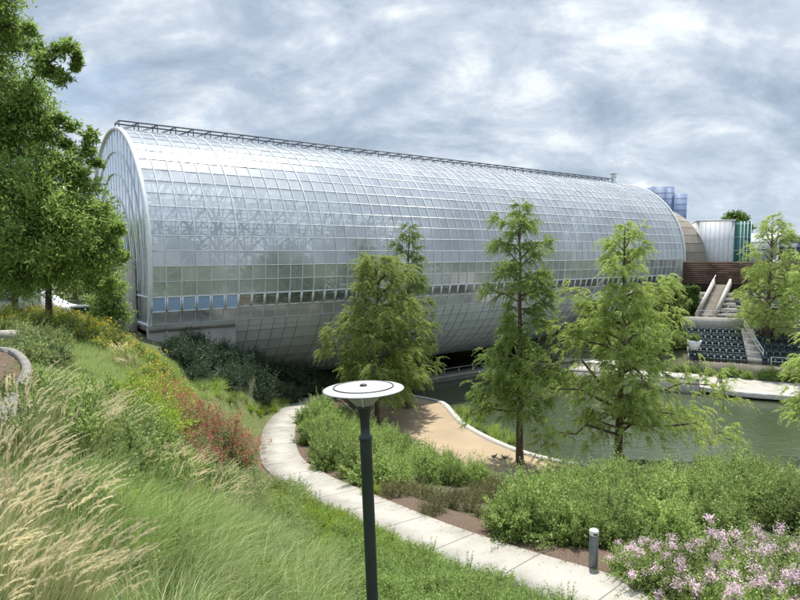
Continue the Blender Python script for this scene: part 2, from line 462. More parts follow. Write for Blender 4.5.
def H(x, y):
    x = np.atleast_1d(np.asarray(x, float)); y = np.atleast_1d(np.asarray(y, float))
    shp = x.shape; x = x.ravel(); y = y.ravel()
    out = np.empty(len(x))
    for i in range(0, len(x), 20000):
        xs = x[i:i+20000]; ys = y[i:i+20000]
        d = np.sqrt((xs[:, None] - ctl[None, :, 0]) ** 2 + (ys[:, None] - ctl[None, :, 1]) ** 2)
        out[i:i+20000] = -d @ _w[:_n] + _w[_n]
    far = sstep(150, 260, np.hypot(x, y))
    out = out * (1 - far) + -4.2 * far
    near = (np.abs(x) < 110) & (y > -5) & (y < 140)
    xi = x[near]; yi = y[near]; z = out[near]
    # path bench
    dd = np.full(len(xi), 1e9); zz = np.zeros(len(xi))
    for p in PATH[::2]:
        d2 = (xi - p[0]) ** 2 + (yi - p[1]) ** 2
        k = d2 < dd; dd[k] = d2[k]; zz[k] = p[2]
    w = 1 - sstep(PATHW + .35, PATHW + 2.2, np.sqrt(dd))
    z = z * (1 - w) + (zz - .06) * w
    # plaza
    ins = in_poly(xi, yi, PLAZA_POLY); d = poly_dist(xi, yi, PLAZA_POLY)
    w = np.where(ins, 1, 1 - sstep(0, 2.2, d))
    wp = 1 - sstep(PATHW + .3, PATHW + 1.2, np.sqrt(dd))
    w = w * (1 - wp)
    z = z * (1 - w) + (PLAZA - .05) * w
    ins = in_poly(xi, yi, POND); d = poly_dist(xi, yi, POND)
    sd = np.where(ins, -d, d)
    z = np.where(sd < 0, np.minimum(z, -14.6), z)
    uu = xi * AU[0] + yi * AU[1]; vv = xi * AV[0] + yi * AV[1]
    am_ = (uu > 1.5) & (uu < 58) & (vv > 60.5) & (vv < 88)
    z = np.where(am_, np.minimum(z, -13.6 + np.maximum(0, vv - 69) * .44), z)
    out[near] = z
    return out.reshape(shp)

def grid_axis(lo, hi, step, far):
    a = list(np.arange(lo, hi + step * .5, step))
    g = step
    while a[-1] < far: g *= 1.25; a.append(a[-1] + g)
    g = step
    while a[0] > -far: g *= 1.25; a.insert(0, a[0] - g)
    return np.array(a)
gx = grid_axis(-28, 36, .45, 4000); gy = grid_axis(-2, 72, .45, 4000)
GX, GY = np.meshgrid(gx, gy, indexing='xy')
GZ = H(GX, GY)
nx, ny = len(gx), len(gy)
idx = np.arange(nx * ny).reshape(ny, nx)
F = np.stack([idx[:-1, :-1], idx[:-1, 1:], idx[1:, 1:], idx[1:, :-1]], -1).reshape(-1, 4)
me = mesh_np('ground', np.stack([GX, GY, GZ], -1).reshape(-1, 3), F, M['ground'], smooth=True)
tag(link('ground', me), kind='structure')

# quick lookup of ground height from the grid
def HZ(x, y):
    x = np.atleast_1d(x); y = np.atleast_1d(y)
    i = np.clip(np.searchsorted(gx, x) - 1, 0, nx - 2); j = np.clip(np.searchsorted(gy, y) - 1, 0, ny - 2)
    fx = (x - gx[i]) / (gx[i+1] - gx[i]); fy = (y - gy[j]) / (gy[j+1] - gy[j])
    return (GZ[j, i] * (1-fx) * (1-fy) + GZ[j, i+1] * fx * (1-fy) + GZ[j+1, i] * (1-fx) * fy + GZ[j+1, i+1] * fx * fy)

def hit(px, py):
    r = ray(px, py)
    t = np.arange(2.0, 150, .1)
    p = r[None] * t[:, None]
    g = HZ(p[:, 0], p[:, 1])
    b = np.where(p[:, 2] < g)[0]
    if not len(b): return P(px, py, -4.2)
    k = b[0]
    return np.array([p[k, 0], p[k, 1], g[k]])

def to_poly(pp):
    return np.array([hit(*q)[:2] for q in pp])

def scatter(poly, n, mind, tries=40, keep=None):
    lo = poly.min(0); hi = poly.max(0); pts = []
    for _ in range(n * tries):
        if len(pts) >= n: break
        p = lo + (hi - lo) * rs.rand(2)
        if not in_poly(p[0], p[1], poly): continue
        if keep is not None and not keep(p): continue
        if any((q[0]-p[0])**2 + (q[1]-p[1])**2 < mind*mind for q in pts): continue
        pts.append(p)
    return pts
def off_path(m):
    def f(p):
        return np.min((PATH[:, 0]-p[0])**2 + (PATH[:, 1]-p[1])**2) > (PATHW + m) ** 2
    return f

# water sheet
wp = np.array([[*p, WATER] for p in [A(-80, 20, 0)[:2], A(150, 20, 0)[:2], A(150, 110, 0)[:2], A(-80, 110, 0)[:2]]])
me = mesh_np('water', wp, [[0, 1, 2, 3]], M['water'])
tag(link('water', me), kind='structure')

# path: slabs with joints
def ribbon(pts, w0, w1, lift, mat, name, thick=.12, zfun=None):
    t = np.gradient(pts[:, :2], axis=0); t /= np.linalg.norm(t, axis=1)[:, None]
    nrm = np.stack([t[:, 1], -t[:, 0]], -1)
    a = np.hstack([pts[:, :2] + nrm * w0, (pts[:, 2:] + lift)]); b = np.hstack([pts[:, :2] + nrm * w1, (pts[:, 2:] + lift)])
    if zfun is not None:
        a[:, 2] = zfun(a[:, 0], a[:, 1]) + lift; b[:, 2] = zfun(b[:, 0], b[:, 1]) + lift
    al = a - [0, 0, thick]; bl = b - [0, 0, thick]
    n = len(pts); v = np.vstack([a, b, al, bl]); f = []
    for i in range(n - 1):
        f += [[i, i+1, n+i+1, n+i], [i, 2*n+i, 2*n+i+1, i+1], [n+i, n+i+1, 3*n+i+1, 3*n+i]]
    return mesh_np(name, v, f, mat)
mb = MB()
step = 5
me = ribbon(PATH, -PATHW, PATHW, .05, M['path'], 'path')
pth = tag(link('path', me), kind='structure')
j = MB()
t = np.gradient(PATH[:, :2], axis=0); t /= np.linalg.norm(t, axis=1)[:, None]
for i in range(4, len(PATH) - 2, 6):
    nrm = np.array([t[i][1], -t[i][0], 0]); p = PATH[i] + [0, 0, .051]
    j.bars([p - nrm * PATHW], [p + nrm * PATHW], .03, h=.006)
tag(j.build('path_joint', surf('joint_dark', (.16, .15, .13), None, 5), None), kind='structure')

def bed(name, w0, w1, n=9):
    t = np.gradient(PATH[:, :2], axis=0); t /= np.linalg.norm(t, axis=1)[:, None]
    nrm = np.stack([t[:, 1], -t[:, 0]], -1)
    ws = np.linspace(w0, w1, n)
    jit = 1 + .18 * np.sin(np.arange(len(PATH)) * .31) * np.sin(np.arange(len(PATH)) * .13 + 1)
    rows = []
    for k, w in enumerate(ws):
        far_ = abs(w) > PATHW + .01
        ww = np.sign(w) * (PATHW + (abs(w) - PATHW) * (jit if far_ else 1))
        p = PATH[:, :2] + nrm * ww[:, None] if far_ else PATH[:, :2] + nrm * w
        z = HZ(p[:, 0], p[:, 1]) + .045
        rows.append(np.column_stack([p, z]))
    v = np.array(rows); m = len(PATH)
    f = [[k*m+i, k*m+i+1, (k+1)*m+i+1, (k+1)*m+i] for k in range(n-1) for i in range(m-1)]
    tag(link(name, mesh_np(name, v.reshape(-1, 3), f, M['mulch'])), kind='structure')
bed('mulch_bed', -PATHW - 1.9, -PATHW + .02); bed('mulch_edge', PATHW - .02, PATHW + .5, 4)
# plaza sheet
pc = PLAZA_POLY.mean(0)
def poly_sheet(name, poly, z, mat):
    import bmesh
    bm = bmesh.new()
    vs = [bm.verts.new((p[0], p[1], z)) for p in poly]
    f = bm.faces.new(vs)
    bmesh.ops.triangulate(bm, faces=[f])
    me = bpy.data.meshes.new(name); bm.to_mesh(me); bm.free(); me.materials.append(mat)
    if me.polygons[0].normal.z < 0: me.flip_normals()
    return tag(link(name, me), kind='structure')
poly_sheet('plaza', PLAZA_POLY, PLAZA + .01, M['sand'])
ns3 = np.array([[*p, PLAZA] for p in near_shore])
o = link('pond_kerb', ribbon(ns3, -.42, .02, .12, M['curb'], 'pond_kerb', .9)); tag(o, kind='structure')

# ------------------------------------------------------------------ leaves
def leaves(Pp, D, L, W, nrm=None, bend=0):
    """rhombic leaves: Pp base points, D unit dirs, lengths, widths"""
    n = len(Pp)
    if nrm is None:
        nrm = rs.normal(size=(n, 3))
    a = np.cross(D, nrm); a /= np.linalg.norm(a, axis=1)[:, None] + 1e-9
    L = (np.ones(n) * L)[:, None]; W = (np.ones(n) * W)[:, None]
    v = np.zeros((n, 4, 3))
    v[:, 0] = Pp; v[:, 1] = Pp + D * L * .45 + a * W / 2; v[:, 2] = Pp + D * L; v[:, 3] = Pp + D * L * .45 - a * W / 2
    f = np.arange(n * 4).reshape(n, 4)
    return v.reshape(-1, 3), f

def unit(v): return v / (np.linalg.norm(v, axis=-1, keepdims=True) + 1e-9)

def join(parts):
    """parts: list of (verts, quads) -> verts, quads"""
    V = []; Fq = []; n = 0
    for v, f in parts:
        V.append(v); Fq.append(f + n); n += len(v)
    return np.vstack(V), np.vstack(Fq)

def blades(base, top, w, bendv, seg=3):
    """curved grass blades as tapering strips"""
    n = len(base); w = np.ones(n) * w
    side = unit(np.cross(top - base, rs.normal(size=(n, 3))))
    rows = []
    for k in range(seg + 1):
        t = k / seg
        c = base * (1 - t) + top * t + bendv * (t * t - t) 
        ww = (w * (1 - t * .92))[:, None] * .5
        rows.append(c - side * ww); rows.append(c + side * ww)
    v = np.stack(rows, 1)                      # n, 2(seg+1), 3
    m = 2 * (seg + 1)
    f = []
    for k in range(seg): f.append([2*k, 2*k+1, 2*k+3, 2*k+2])
    Fq = (np.arange(n)[:, None, None] * m + np.array(f)[None]).reshape(-1, 4)
    return v.reshape(-1, 3), Fq

def shrub_mesh(name, mat, R=1, Ht=1.3, shoots=260, per=14, L=.06, W=.022, upright=.6, seed=0, cone=.0, stem=True, fill=600, cr=.05, wild=.55):
    st = rs.get_state(); rs.seed(seed + 11)
    th = rs.rand(shoots) * 2 * pi; r = np.sqrt(rs.rand(shoots)); 
    b = np.stack([np.cos(th) * r * R * .35, np.sin(th) * r * R * .35, np.zeros(shoots)], -1)
    # target on dome
    k = rs.rand(shoots) ** 1.5 * wild + .7
    el = np.arccos(np.clip(1 - rs.rand(shoots) * (1.0), 0, 1))
    lump = 1 + .22 * np.sin(th * 3 + seed) * np.sin(el * 4 + seed * 2) + .12 * np.sin(th * 7 + seed)
    e = np.stack([np.cos(th) * np.sin(el) * R, np.sin(th) * np.sin(el) * R, np.cos(el) * Ht * (1 - cone * .3) + .12], -1) * (k * lump)[:, None]
    mid = (b + e) / 2; mid[:, :2] += (e - b)[:, :2] * .18 * (1 - upright)
    mid[:, 2] += Ht * .05
    parts = []
    t = np.linspace(.3, 1, per)[None, :, None] ** .8 + rs.rand(shoots, per, 1) * .04
    pos = b[:, None] * (1-t)**2 + 2 * mid[:, None] * t * (1-t) + e[:, None] * t * t
    tan_ = unit(e - mid)[:, None] * np.ones((1, per, 1))
    up = np.array([0, 0, upright])
    pr = unit(rs.normal(size=(shoots, per, 3)))
    D = unit(tan_ * .6 + pr * .9 + up * .35)
    pos += pr * cr * (1.15 - t * .8)
    LL = L * (.6 + .7 * rs.rand(shoots * per)) * (1.15 - .5 * np.tile(np.linspace(0, 1, per), shoots) ** 3)
    parts.append(leaves(pos.reshape(-1, 3), D.reshape(-1, 3), LL, W * LL / L))
    if fill:
        q = unit(rs.normal(size=(fill, 3))) * (rs.rand(fill, 1) ** .4) * [R * .78, R * .78, Ht * .72]
        q[:, 2] = np.abs(q[:, 2]) + .05
        parts.append(leaves(q, unit(rs.normal(size=(fill, 3)) + [0, 0, .5]), L * 1.5, W * 1.7))
    v, f = join(parts); mi = np.zeros(len(f), int)
    if stem:
        m = MB(); k2 = slice(0, min(shoots, 60))
        m.bars(b[k2] - [0, 0, .1], mid[k2], .014, caps=False); m.bars(mid[k2], (mid[k2] * .55 + e[k2] * .45), .007, caps=False)
        sv = np.vstack(m.v); sf = np.vstack(m.f4)
        f = np.vstack([f, sf + len(v)]); mi = np.concatenate([mi, np.ones(len(sf), int)]); v = np.vstack([v, sv])
    me = mesh_np(name, v, f, [mat, M['bark_dark']], mi)
    rs.set_state(st)
    return me, e

def blossom_mesh(name, mat, tips, n, size, per=8, spread=.07, seed=0, rise=0.02, elong=1.0):
    st = rs.get_state(); rs.seed(seed + 77)
    k = rs.choice(len(tips), min(n, len(tips)), replace=False)
    c = tips[k]; m = len(c)
    p = c[:, None] + rs.normal(size=(m, per, 3)) * spread * [1, 1, elong] + [0, 0, rise]
    v, f = leaves(p.reshape(-1, 3), unit(rs.normal(size=(m * per, 3)) + [0, 0, .4]), size * (.7 + .6 * rs.rand(m * per)), size * .75)
    me = mesh_np(name, v, f, mat)
    rs.set_state(st)
    return me

def grass_mesh(name, mat, n=420, R=.3, Ht=1.0, w=.008, lean=(0, 0), seed=0, plumes=0, plen=.22, spread=.75, pw=.03):
    st = rs.get_state(); rs.seed(seed + 5)
    th = rs.rand(n) * 2 * pi; r = np.sqrt(rs.rand(n)) * R
    b = np.stack([np.cos(th) * r, np.sin(th) * r, np.zeros(n) - .05], -1)
    hh = Ht * (.55 + .5 * rs.rand(n))
    out = rs.rand(n) * spread * Ht
    th2 = th + rs.normal(size=n) * .5
    top = b + np.stack([np.cos(th2) * out + lean[0] * hh, np.sin(th2) * out + lean[1] * hh, np.sqrt(np.maximum(hh**2 - (out*.8)**2, .02))], -1)
    bv = np.stack([np.cos(th2) * out * .9 + lean[0] * hh*.6, np.sin(th2) * out * .9 + lean[1] * hh*.6, -hh * .55], -1)
    v, f = blades(b, top, w, bv, 4)
    me = mesh_np(name, v, f, mat)
    pm = None
    if plumes:
        th = rs.rand(plumes) * 2 * pi; out = rs.rand(plumes) * spread * .75 * Ht
        hh = Ht * (1.0 + .35 * rs.rand(plumes))
        b = np.stack([np.cos(th) * R * .5, np.sin(th) * R * .5, np.zeros(plumes)], -1)
        tip = b + np.stack([np.cos(th) * out + lean[0] * hh, np.sin(th) * out + lean[1] * hh, np.sqrt(np.maximum(hh**2 - out**2, .1))], -1)
        parts = [blades(b, tip, .005, np.stack([lean[0]*hh*.3, lean[1]*hh*.3, -hh*.2], -1), 3)]
        ax = unit(np.stack([np.cos(th) * .35 + lean[0] * 1.5, np.sin(th) * .35 + lean[1] * 1.5, np.ones(plumes) * .75], -1))
        hairs = 64
        t = rs.rand(plumes, hairs, 1)
        droop = np.stack([np.ones(plumes) * lean[0], np.ones(plumes) * lean[1], -np.ones(plumes) * .55], -1)[:, None]
        pl = plen * (.7 + .6 * rs.rand(plumes, 1, 1))
        q = tip[:, None] + ax[:, None] * t * pl + droop * (t ** 2) * pl * .45 + rs.normal(size=(plumes, hairs, 3)) * pw * .12
        D = unit(ax[:, None] + droop * t * .8 + rs.normal(size=(plumes, hairs, 3)) * .17)
        parts.append(leaves(q.reshape(-1, 3), D.reshape(-1, 3), (pw * 1.9 * (1.1 - .5 * t)).ravel(), .0042))
        v, f = join(parts)
        pm = mesh_np(name + '_plumes', v, f, M['plume'])
    rs.set_state(st)
    return me, pm

# ------------------------------------------------------------------ trees
def cypress(name, base, Ht, mat, prof, label, group=None, seed=0, trunk_r=.25, nl=46, t0=.22, density=1.0, lean=(0, 0), pl=.7, cat='tree', big=None, leafn=44, leafL=.14, leafW=.036, vary=.6):
    """feathery conifer; prof: list (t, radius) of the crown along the height"""
    st = rs.get_state(); rs.seed(seed)
    root = empty(name, base)
    mb = MB()
    n = 14
    hs = np.linspace(0, 1, n)
    wob = np.cumsum(rs.normal(size=(n, 2)) * .035 * Ht / 15, axis=0)
    ctr = np.stack([wob[:, 0] + lean[0] * hs * Ht, wob[:, 1] + lean[1] * hs * Ht, hs * Ht - .15], -1)
    rad = trunk_r * (1 - hs) ** .9 + .015
    rad[0] *= 1.75; rad[1] *= 1.02
    pts = np.vstack([ctr[0], ctr[0] * .8 + ctr[1] * .2, ctr[1:]]); rr = np.concatenate([[rad[0]], [trunk_r * 1.2], rad[1:]])
    mb.tube(pts, rr, 10)
    ta = [p[0] for p in prof]; ra = [p[1] for p in prof]
    L = []
    sites = []; sdir = []
    for i in range(nl):
        t = t0 + (1 - t0) * (i + rs.rand() * .6) / nl
        t = min(t, .985)
        rmax = np.interp(t, ta, ra) * (1.15 - vary * rs.rand())
        az = i * 2.4 + rs.normal() * .4
        p0 = np.array([np.interp(t, hs, ctr[:, 0]), np.interp(t, hs, ctr[:, 1]), t * Ht])
        rise = (.42 + .3 * rs.rand()) if t < .75 else .8 + .5 * rs.rand()
        dirh = np.array([cos(az), sin(az), 0])
        L.append((p0, dirh, rmax, rise, t))
    if big:
        for (t, az, ln, rise) in big:
            p0 = np.array([np.interp(t, hs, ctr[:, 0]), np.interp(t, hs, ctr[:, 1]), t * Ht])
            L.append((p0, np.array([cos(az), sin(az), 0]), ln, rise, t))
    for p0, dirh, rmax, rise, t in L:
        k = 6
        s = np.linspace(0, 1, k)
        curve = p0[None] + dirh[None] * (s * rmax)[:, None] + np.array([0, 0, 1])[None] * (rmax * (rise * s - .38 * s ** 2.2))[:, None]
        curve[1:-1] += rs.normal(size=(k - 2, 3)) * .05 * rmax
        r0 = max(.018, min(trunk_r * .42, .026 * rmax + .012))
        mb.tube(curve, r0 * (1 - s * .85), 5, cap=False)
        ns = max(4, int(rmax * 9 * density))
        for q in range(ns):
            u = .18 + .82 * rs.rand() ** .75
            c = np.array([np.interp(u, s, curve[:, a]) for a in range(3)])
            lat = np.array([-dirh[1], dirh[0], 0]) * rs.normal() * .24 * rmax * (1.15 - .75 * u)
            tgt = c + lat + np.array([0, 0, rs.normal() * .09 * rmax + .05])
            if rs.rand() < .3 and rmax > 1: mb.bars([c], [tgt], .02, caps=False)
            sites.append(tgt)
            dd = unit(dirh * (.5 + u * .6) + unit(lat + 1e-6) * .7 + rs.normal(size=3) * .3 + np.array([0, 0, -.05]))
            sdir.append(dd)
    mb.build('trunk', M['bark'], root)
    sites = np.array(sites); sdir = np.array(sdir); m = len(sites)
    # each site: a spray of 3 drooping twigs set with leaflets
    parts = []
    for rep in range(3):
        d = unit(sdir + rs.normal(size=(m, 3)) * .45)
        ln = pl * (.6 + .7 * rs.rand(m, 1, 1))
        tt = (np.arange(leafn)[None, :, None] + rs.rand(m, leafn, 1)) / leafn
        pos = sites[:, None] + d[:, None] * tt * ln + np.array([0, 0, -1.0]) * (tt ** 2) * ln * .5
        side = unit(np.cross(d, [0, 0, 1.0]))[:, None] * np.where(np.arange(leafn) % 2, 1, -1)[None, :, None]
        D = unit(side * .8 + d[:, None] * .7 + rs.normal(size=(m, leafn, 3)) * .38 + [0, 0, -.22])
        parts.append(leaves(pos.reshape(-1, 3), D.reshape(-1, 3), leafL * (.6 + .7 * rs.rand(m * leafn)) * (1.15 - .55 * tt.ravel()), leafW))
    v, f = join(parts)
    link('crown', mesh_np('crown', v, f, mat), root)
    tag(root, label, cat, group)
    rs.set_state(st)
    return root

def broadleaf(name, base, clumps, mat, label, seed=0, trunk_r=.3, leafL=.11, leafW=.05, dens=90, group=None, fork=3.0, twig=True, cat='tree', thick=1.0):
    """trunk > limbs reaching clumps (x,y,z,r relative to base)"""
    st = rs.get_state(); rs.seed(seed)
    root = empty(name, base)
    mb = MB()
    f0 = np.array([0.1, 0, fork])
    mb.tube([[0, 0, -.3], [0, 0, 0.15], [.03, 0, fork * .5], f0], [trunk_r * 1.7, trunk_r * 1.15, trunk_r * .95, trunk_r * .85], 10)
    parts = []
    top = max(c[2] for c in clumps)
    lead = [f0]
    for z in np.linspace(fork, top * .92, 5)[1:]:
        lead.append(np.array([.1 + rs.normal() * .2, rs.normal() * .2, z]))
    mb.tube(lead, np.linspace(trunk_r * .85, .04, len(lead)), 8)
    lead = np.array(lead)
    for (x, y, z, r) in clumps:
        c = np.array([x, y, z])
        zz = max(fork * .9, z - np.hypot(x, y) * .75)
        zz = min(zz, lead[-1][2])
        parent_ = None
        if r < .75:
            cand = [(np.linalg.norm(c - np.array(q[:3])), q) for q in clumps if q[3] > r * 1.25]
            if cand: parent_ = np.array(min(cand, key=lambda e: e[0])[1][:3])
        s0 = np.array([np.interp(zz, lead[:, 2], lead[:, 0]), np.interp(zz, lead[:, 2], lead[:, 1]), zz])
        if parent_ is not None: s0 = parent_
        mid = (s0 + c) / 2 + rs.normal(size=3) * .15 * r + [0, 0, .06 * np.linalg.norm(c - s0)]
        dist = np.linalg.norm(c - s0)
        mb.tube([s0, mid, c], [min(trunk_r * .4, .012 * dist + .03), .007 * dist + .015, .012], 6, cap=False)
        ntw = max(8, int(44 * r * r * thick))
        dirs = unit(rs.normal(size=(ntw, 3)) + [0, 0, .12])
        rr = r * (.55 + .62 * rs.rand(ntw, 1)) * [1, 1, .82]
        tips = c + dirs * rr
        mb.bars(c + dirs * rr * .1, c + dirs * rr * .75, .011, caps=False)
        per = int(dens * .55)
        t = rs.rand(ntw, per, 1) ** .7
        pos = c + dirs[:, None] * rr[:, None] * (t * .85 + (.2 if r > .55 else .0)) + rs.normal(size=(ntw, per, 3)) * .13 * min(1.2, r)
        D = unit(dirs[:, None] * .6 + rs.normal(size=(ntw, per, 3)) * .8 + [0, 0, -.1])
        N = rs.normal(size=(ntw * per, 3)) * .6 + [0, 0, 1]
        parts.append(leaves(pos.reshape(-1, 3), D.reshape(-1, 3), leafL * (.6 + .7 * rs.rand(ntw * per)), leafW, N))
    mb.build('trunk', M['bark_dark'], root)
    v, f = join(parts)
    link('crown', mesh_np('crown', v, f, mat), root)
    tag(root, label, cat, group)
    rs.set_state(st)
    return root

exec_order = []
# ================================================================== GREENHOUSE
R0 = 10.8; DC = 53.7; ZC = -1.05
S0 = 10.4; PW = 1.04; NP = 66; S1 = S0 + NP * PW
NR = 64; DA = 2 * pi / NR
def TP(s, k, R=R0):        # k = row line index, 0 = nearest horizontal
    a = np.asarray(k, float) * DA
    return T(s, DC - R * np.cos(a), ZC + R * np.sin(a))
gh = empty('greenhouse', tuple(T(S0, DC, -5.6)))
tag(gh, 'long silvery glass tube greenhouse spanning the pond on its side', 'greenhouse')
inv = np.array(gh.location)
def gb(mb, name, mats, parent=gh, smooth=False):
    for k in range(len(mb.v)): mb.v[k] = mb.v[k] - inv
    return mb.build(name, mats, parent, smooth)
END_A = (0, 6); END_B = (48, 66)       # end bays whose skin stops above a base wall
KLOW = -4                             # row line under which the opaque hull starts
def panel(mb, i, k, m=0, R=R0, jit=.006, gap=.008):
    s0 = S0 + i * PW + gap; s1 = S0 + (i + 1) * PW - gap
    off = rs.normal(size=4) * jit
    v = np.array([TP(s0, k + .02, R + off[0]), TP(s1, k + .02, R + off[1]), TP(s1, k + .98, R + off[2]), TP(s0, k + .98, R + off[3])])
    mb.add(v, [[0, 1, 2, 3]], m)
gl = MB()
for i in range(NP):
    for k in range(KLOW, 32 - KLOW):
        if k == -3: continue
        panel(gl, i, k)
gb(gl, 'glazing', M['glazing'])
hl = MB()
for i in range(END_A[1], END_B[0]):
    for k in range(-32 + 4, KLOW):
        panel(hl, i, k, jit=.005, gap=.01)
gb(hl, 'lower_hull', M['hull'])
hb = MB()      # inner backing so the hull is a closed shell
for k in range(-28, KLOW):
    v = [TP(S0 + END_A[1]*PW, k, R0-.12), TP(S0 + END_B[0]*PW, k, R0-.12), TP(S0 + END_B[0]*PW, k+1, R0-.12), TP(S0 + END_A[1]*PW, k+1, R0-.12)]
    hb.add(np.array(v), [[0, 1, 2, 3]])
gb(hb, 'hull_lining', M['rail'])
# hull end bulkheads
for nm, i in (('bulkhead', END_A[1]), ('bulkhead', END_B[0])):
    b = MB(); s = S0 + i * PW
    ks = np.arange(-28, KLOW + 1)
    ring = TP(s, ks, R0 - .1)
    b.add(np.vstack([ring, T(s, DC, ZC - 4)[None]]), [[q, q + 1, len(ring)] for q in range(len(ring) - 1)] + [[len(ring) - 1, 0, len(ring)]])
    gb(b, nm, M['hull'])
# mullion grid
mu = MB()
for k in range(KLOW, 33 - KLOW):
    p0 = TP(S0, k, R0 + .02); p1 = TP(S1, k, R0 + .02)
    mu.bars([p0], [p1], .06, h=.02, upv=[TP(S0, k, 1) - T(S0, DC, ZC)])
for i in range(1, NP):
    ks = np.arange(KLOW, 33 - KLOW)
    a = TP(S0 + i * PW, ks[:-1], R0 + .03); b = TP(S0 + i * PW, ks[1:], R0 + .03)
    mu.bars(a, b, .065, h=.04, upv=(TP(0, ks[:-1] + .5, 1) - TP(0, 0, 0) * 0 - T(0, DC, ZC)), caps=False)
gb(mu, 'mullion_grid', M['steel'])
hm = MB()
for k in range(-28, KLOW):
    hm.bars([TP(S0 + END_A[1]*PW, k, R0 + .01)], [TP(S0 + END_B[0]*PW, k, R0 + .01)], .035, h=.03, upv=[TP(0, k, 1) - T(0, DC, ZC)])
for i in range(END_A[1], END_B[0] + 1):
    ks = np.arange(-28, KLOW + 1)
    hm.bars(TP(S0 + i * PW, ks[:-1], R0 + .012), TP(S0 + i * PW, ks[1:], R0 + .012), .035, h=.03, upv=(TP(0, ks[:-1] + .5, 1) - T(0, DC, ZC)), caps=False)
gb(hm, 'hull_seams', surf('hull_seam', (.34, .36, .37), None, 2, .4, .4))
# main ribs
for i in range(0, NP + 1, 6):
    rb = MB(); w = .3 if i in (0, NP) else .1
    full = END_A[1] <= i <= END_B[0]
    ks = np.arange(-28 if full else KLOW, 33 - KLOW, .5)
    hh = .12 if i in (0, NP) else .05; sc_ = S0 + i * PW
    rings = np.stack([TP(sc_ - w/2, ks, R0 - hh), TP(sc_ + w/2, ks, R0 - hh), TP(sc_ + w/2, ks, R0 + hh), TP(sc_ - w/2, ks, R0 + hh)], 1)
    nk = len(ks); fq = [[q*4+e, q*4+(e+1)%4, q*4+4+(e+1)%4, q*4+4+e] for q in range(nk-1) for e in range(4)] + [[0,1,2,3], [nk*4-4, nk*4-3, nk*4-2, nk*4-1]]
    rb.add(rings.reshape(-1, 3), fq)
    gb(rb, 'rib', M['steel'])
# opening vent windows in one row
def vent(i, mat, gap, tilt):
    s0 = S0 + i * PW + gap; s1 = S0 + (i + 1) * PW - gap
    zo = .10
    a = TP(s0, -3 + .04, R0 + tilt); b = TP(s1, -3 + .04, R0 + tilt); c = TP(s1, -2 - .04, R0 + .03); d = TP(s0, -2 - .04, R0 + .03)
    f = MB(); f.bars([a, b, c, d], [b, c, d, a], .085, h=.07, upv=[TP(0, -2.5, 1) - T(0, DC, ZC)])
    fo = gb(f, 'vent_window', M['white'])
    p = MB(); e = .03
    q = np.array([a, b, c, d]); ctr = q.mean(0); q = ctr + (q - ctr) * .93
    p.add(q, [[0, 1, 2, 3]])
    for k in range(len(p.v)): p.v[k] = p.v[k] - inv
    p.build('pane', mat, fo)
    return fo
for i in range(NP):
    if i < 6:
        vent(i, M['blueglass'], .07, .22)['label'] = 'blue tinted vent window'
    else:
        vent(i, M['ventglass'], .05, .05)
# inner space frame
sf = MB(); RI = R0 - 1.25
p0 = []; p1 = []
for i in range(0, NP - 1, 2):
    for k in range(-4, 36, 2):
        a = TP(S0 + i * PW, k, R0 - .08); b = TP(S0 + (i + 2) * PW, k + 2, R0 - .08); c = TP(S0 + (i + 1) * PW, k + 1, RI)
        n1 = TP(S0 + (i + 2) * PW, k, R0 - .08); n2 = TP(S0 + i * PW, k + 2, R0 - .08)
        for q in (a, b, n1, n2): p0.append(q); p1.append(c)
        if i + 3 < NP: p0.append(c); p1.append(TP(S0 + (i + 3) * PW, k + 1, RI))
        if k < 34: p0.append(c); p1.append(TP(S0 + (i + 1) * PW, k + 3, RI))
sf.bars(p0, p1, .095, caps=False)
gb(sf, 'space_frame', M['white'])
# end walls
for s, nm in ((S0, 'end_wall'), (S1, 'end_wall')):
    sg = -1 if s == S0 else 1
    e = MB(); fr = MB(); zb = ZC + R0 * sin(KLOW * DA)
    Rg = R0 - .1
    cols = np.arange(-10, 11) * 1.03
    ed = np.concatenate([[-Rg * cos(KLOW * DA)], cols[(np.abs(cols) < Rg * .97)], [Rg * cos(KLOW * DA)]])
    def ztop(x): return ZC + sqrt(max(0, Rg * Rg - x * x))
    for x0, x1 in zip(ed[:-1], ed[1:]):
        z = zb
        while True:
            z2 = z + 1.9
            t0, t1 = ztop(x0), ztop(x1)
            if z >= max(t0, t1): break
            e.add(np.array([T(s, DC + x0 + .02, min(z, t0)), T(s + rs.normal() * .01, DC + x1 - .02, min(z, t1)), T(s, DC + x1 - .02, min(z2, t1)), T(s + rs.normal()*.01, DC + x0 + .02, min(z2, t0))]), [[0, 1, 2, 3]])
            z = z2
    for x in ed:
        if ztop(x) - zb > .3:
            fr.bars([T(s + sg * .04, DC + x, zb)], [T(s + sg * .02, DC + x, ztop(x))], .05, h=.03)
    for rr in (1.9, 3.7, 5.5, 7.3, 9.0):
        th = np.linspace(-.25, pi + .25, 40)
        pp = np.stack([T(s + sg * .05, DC - rr * cos(a), max(zb, ZC + rr * sin(a))) for a in th])
        fr.bars(pp[:-1], pp[1:], .08, h=.08, caps=False)
    fr.bars([T(s + sg * .05, DC - Rg * .93, zb)], [T(s + sg * .05, DC + Rg * .93, zb)], .12)
    fr.bars([T(s + sg * .05, DC - Rg * .99, -3.2)], [T(s + sg * .05, DC + Rg * .97, -3.2)], .1)
    ew = gb(e, nm, M['endglass'])
    for k in range(len(fr.v)): fr.v[k] = fr.v[k] - inv
    fr.build('end_frame', M['steel'], ew)
def tbox(mb, s0, s1, d0, d1, z0, z1, m=0):
    mb.box((s0, d0, z0), (s1, d1, z1), m, frame=lambda v: T(v[:, 0], v[:, 1], v[:, 2]))
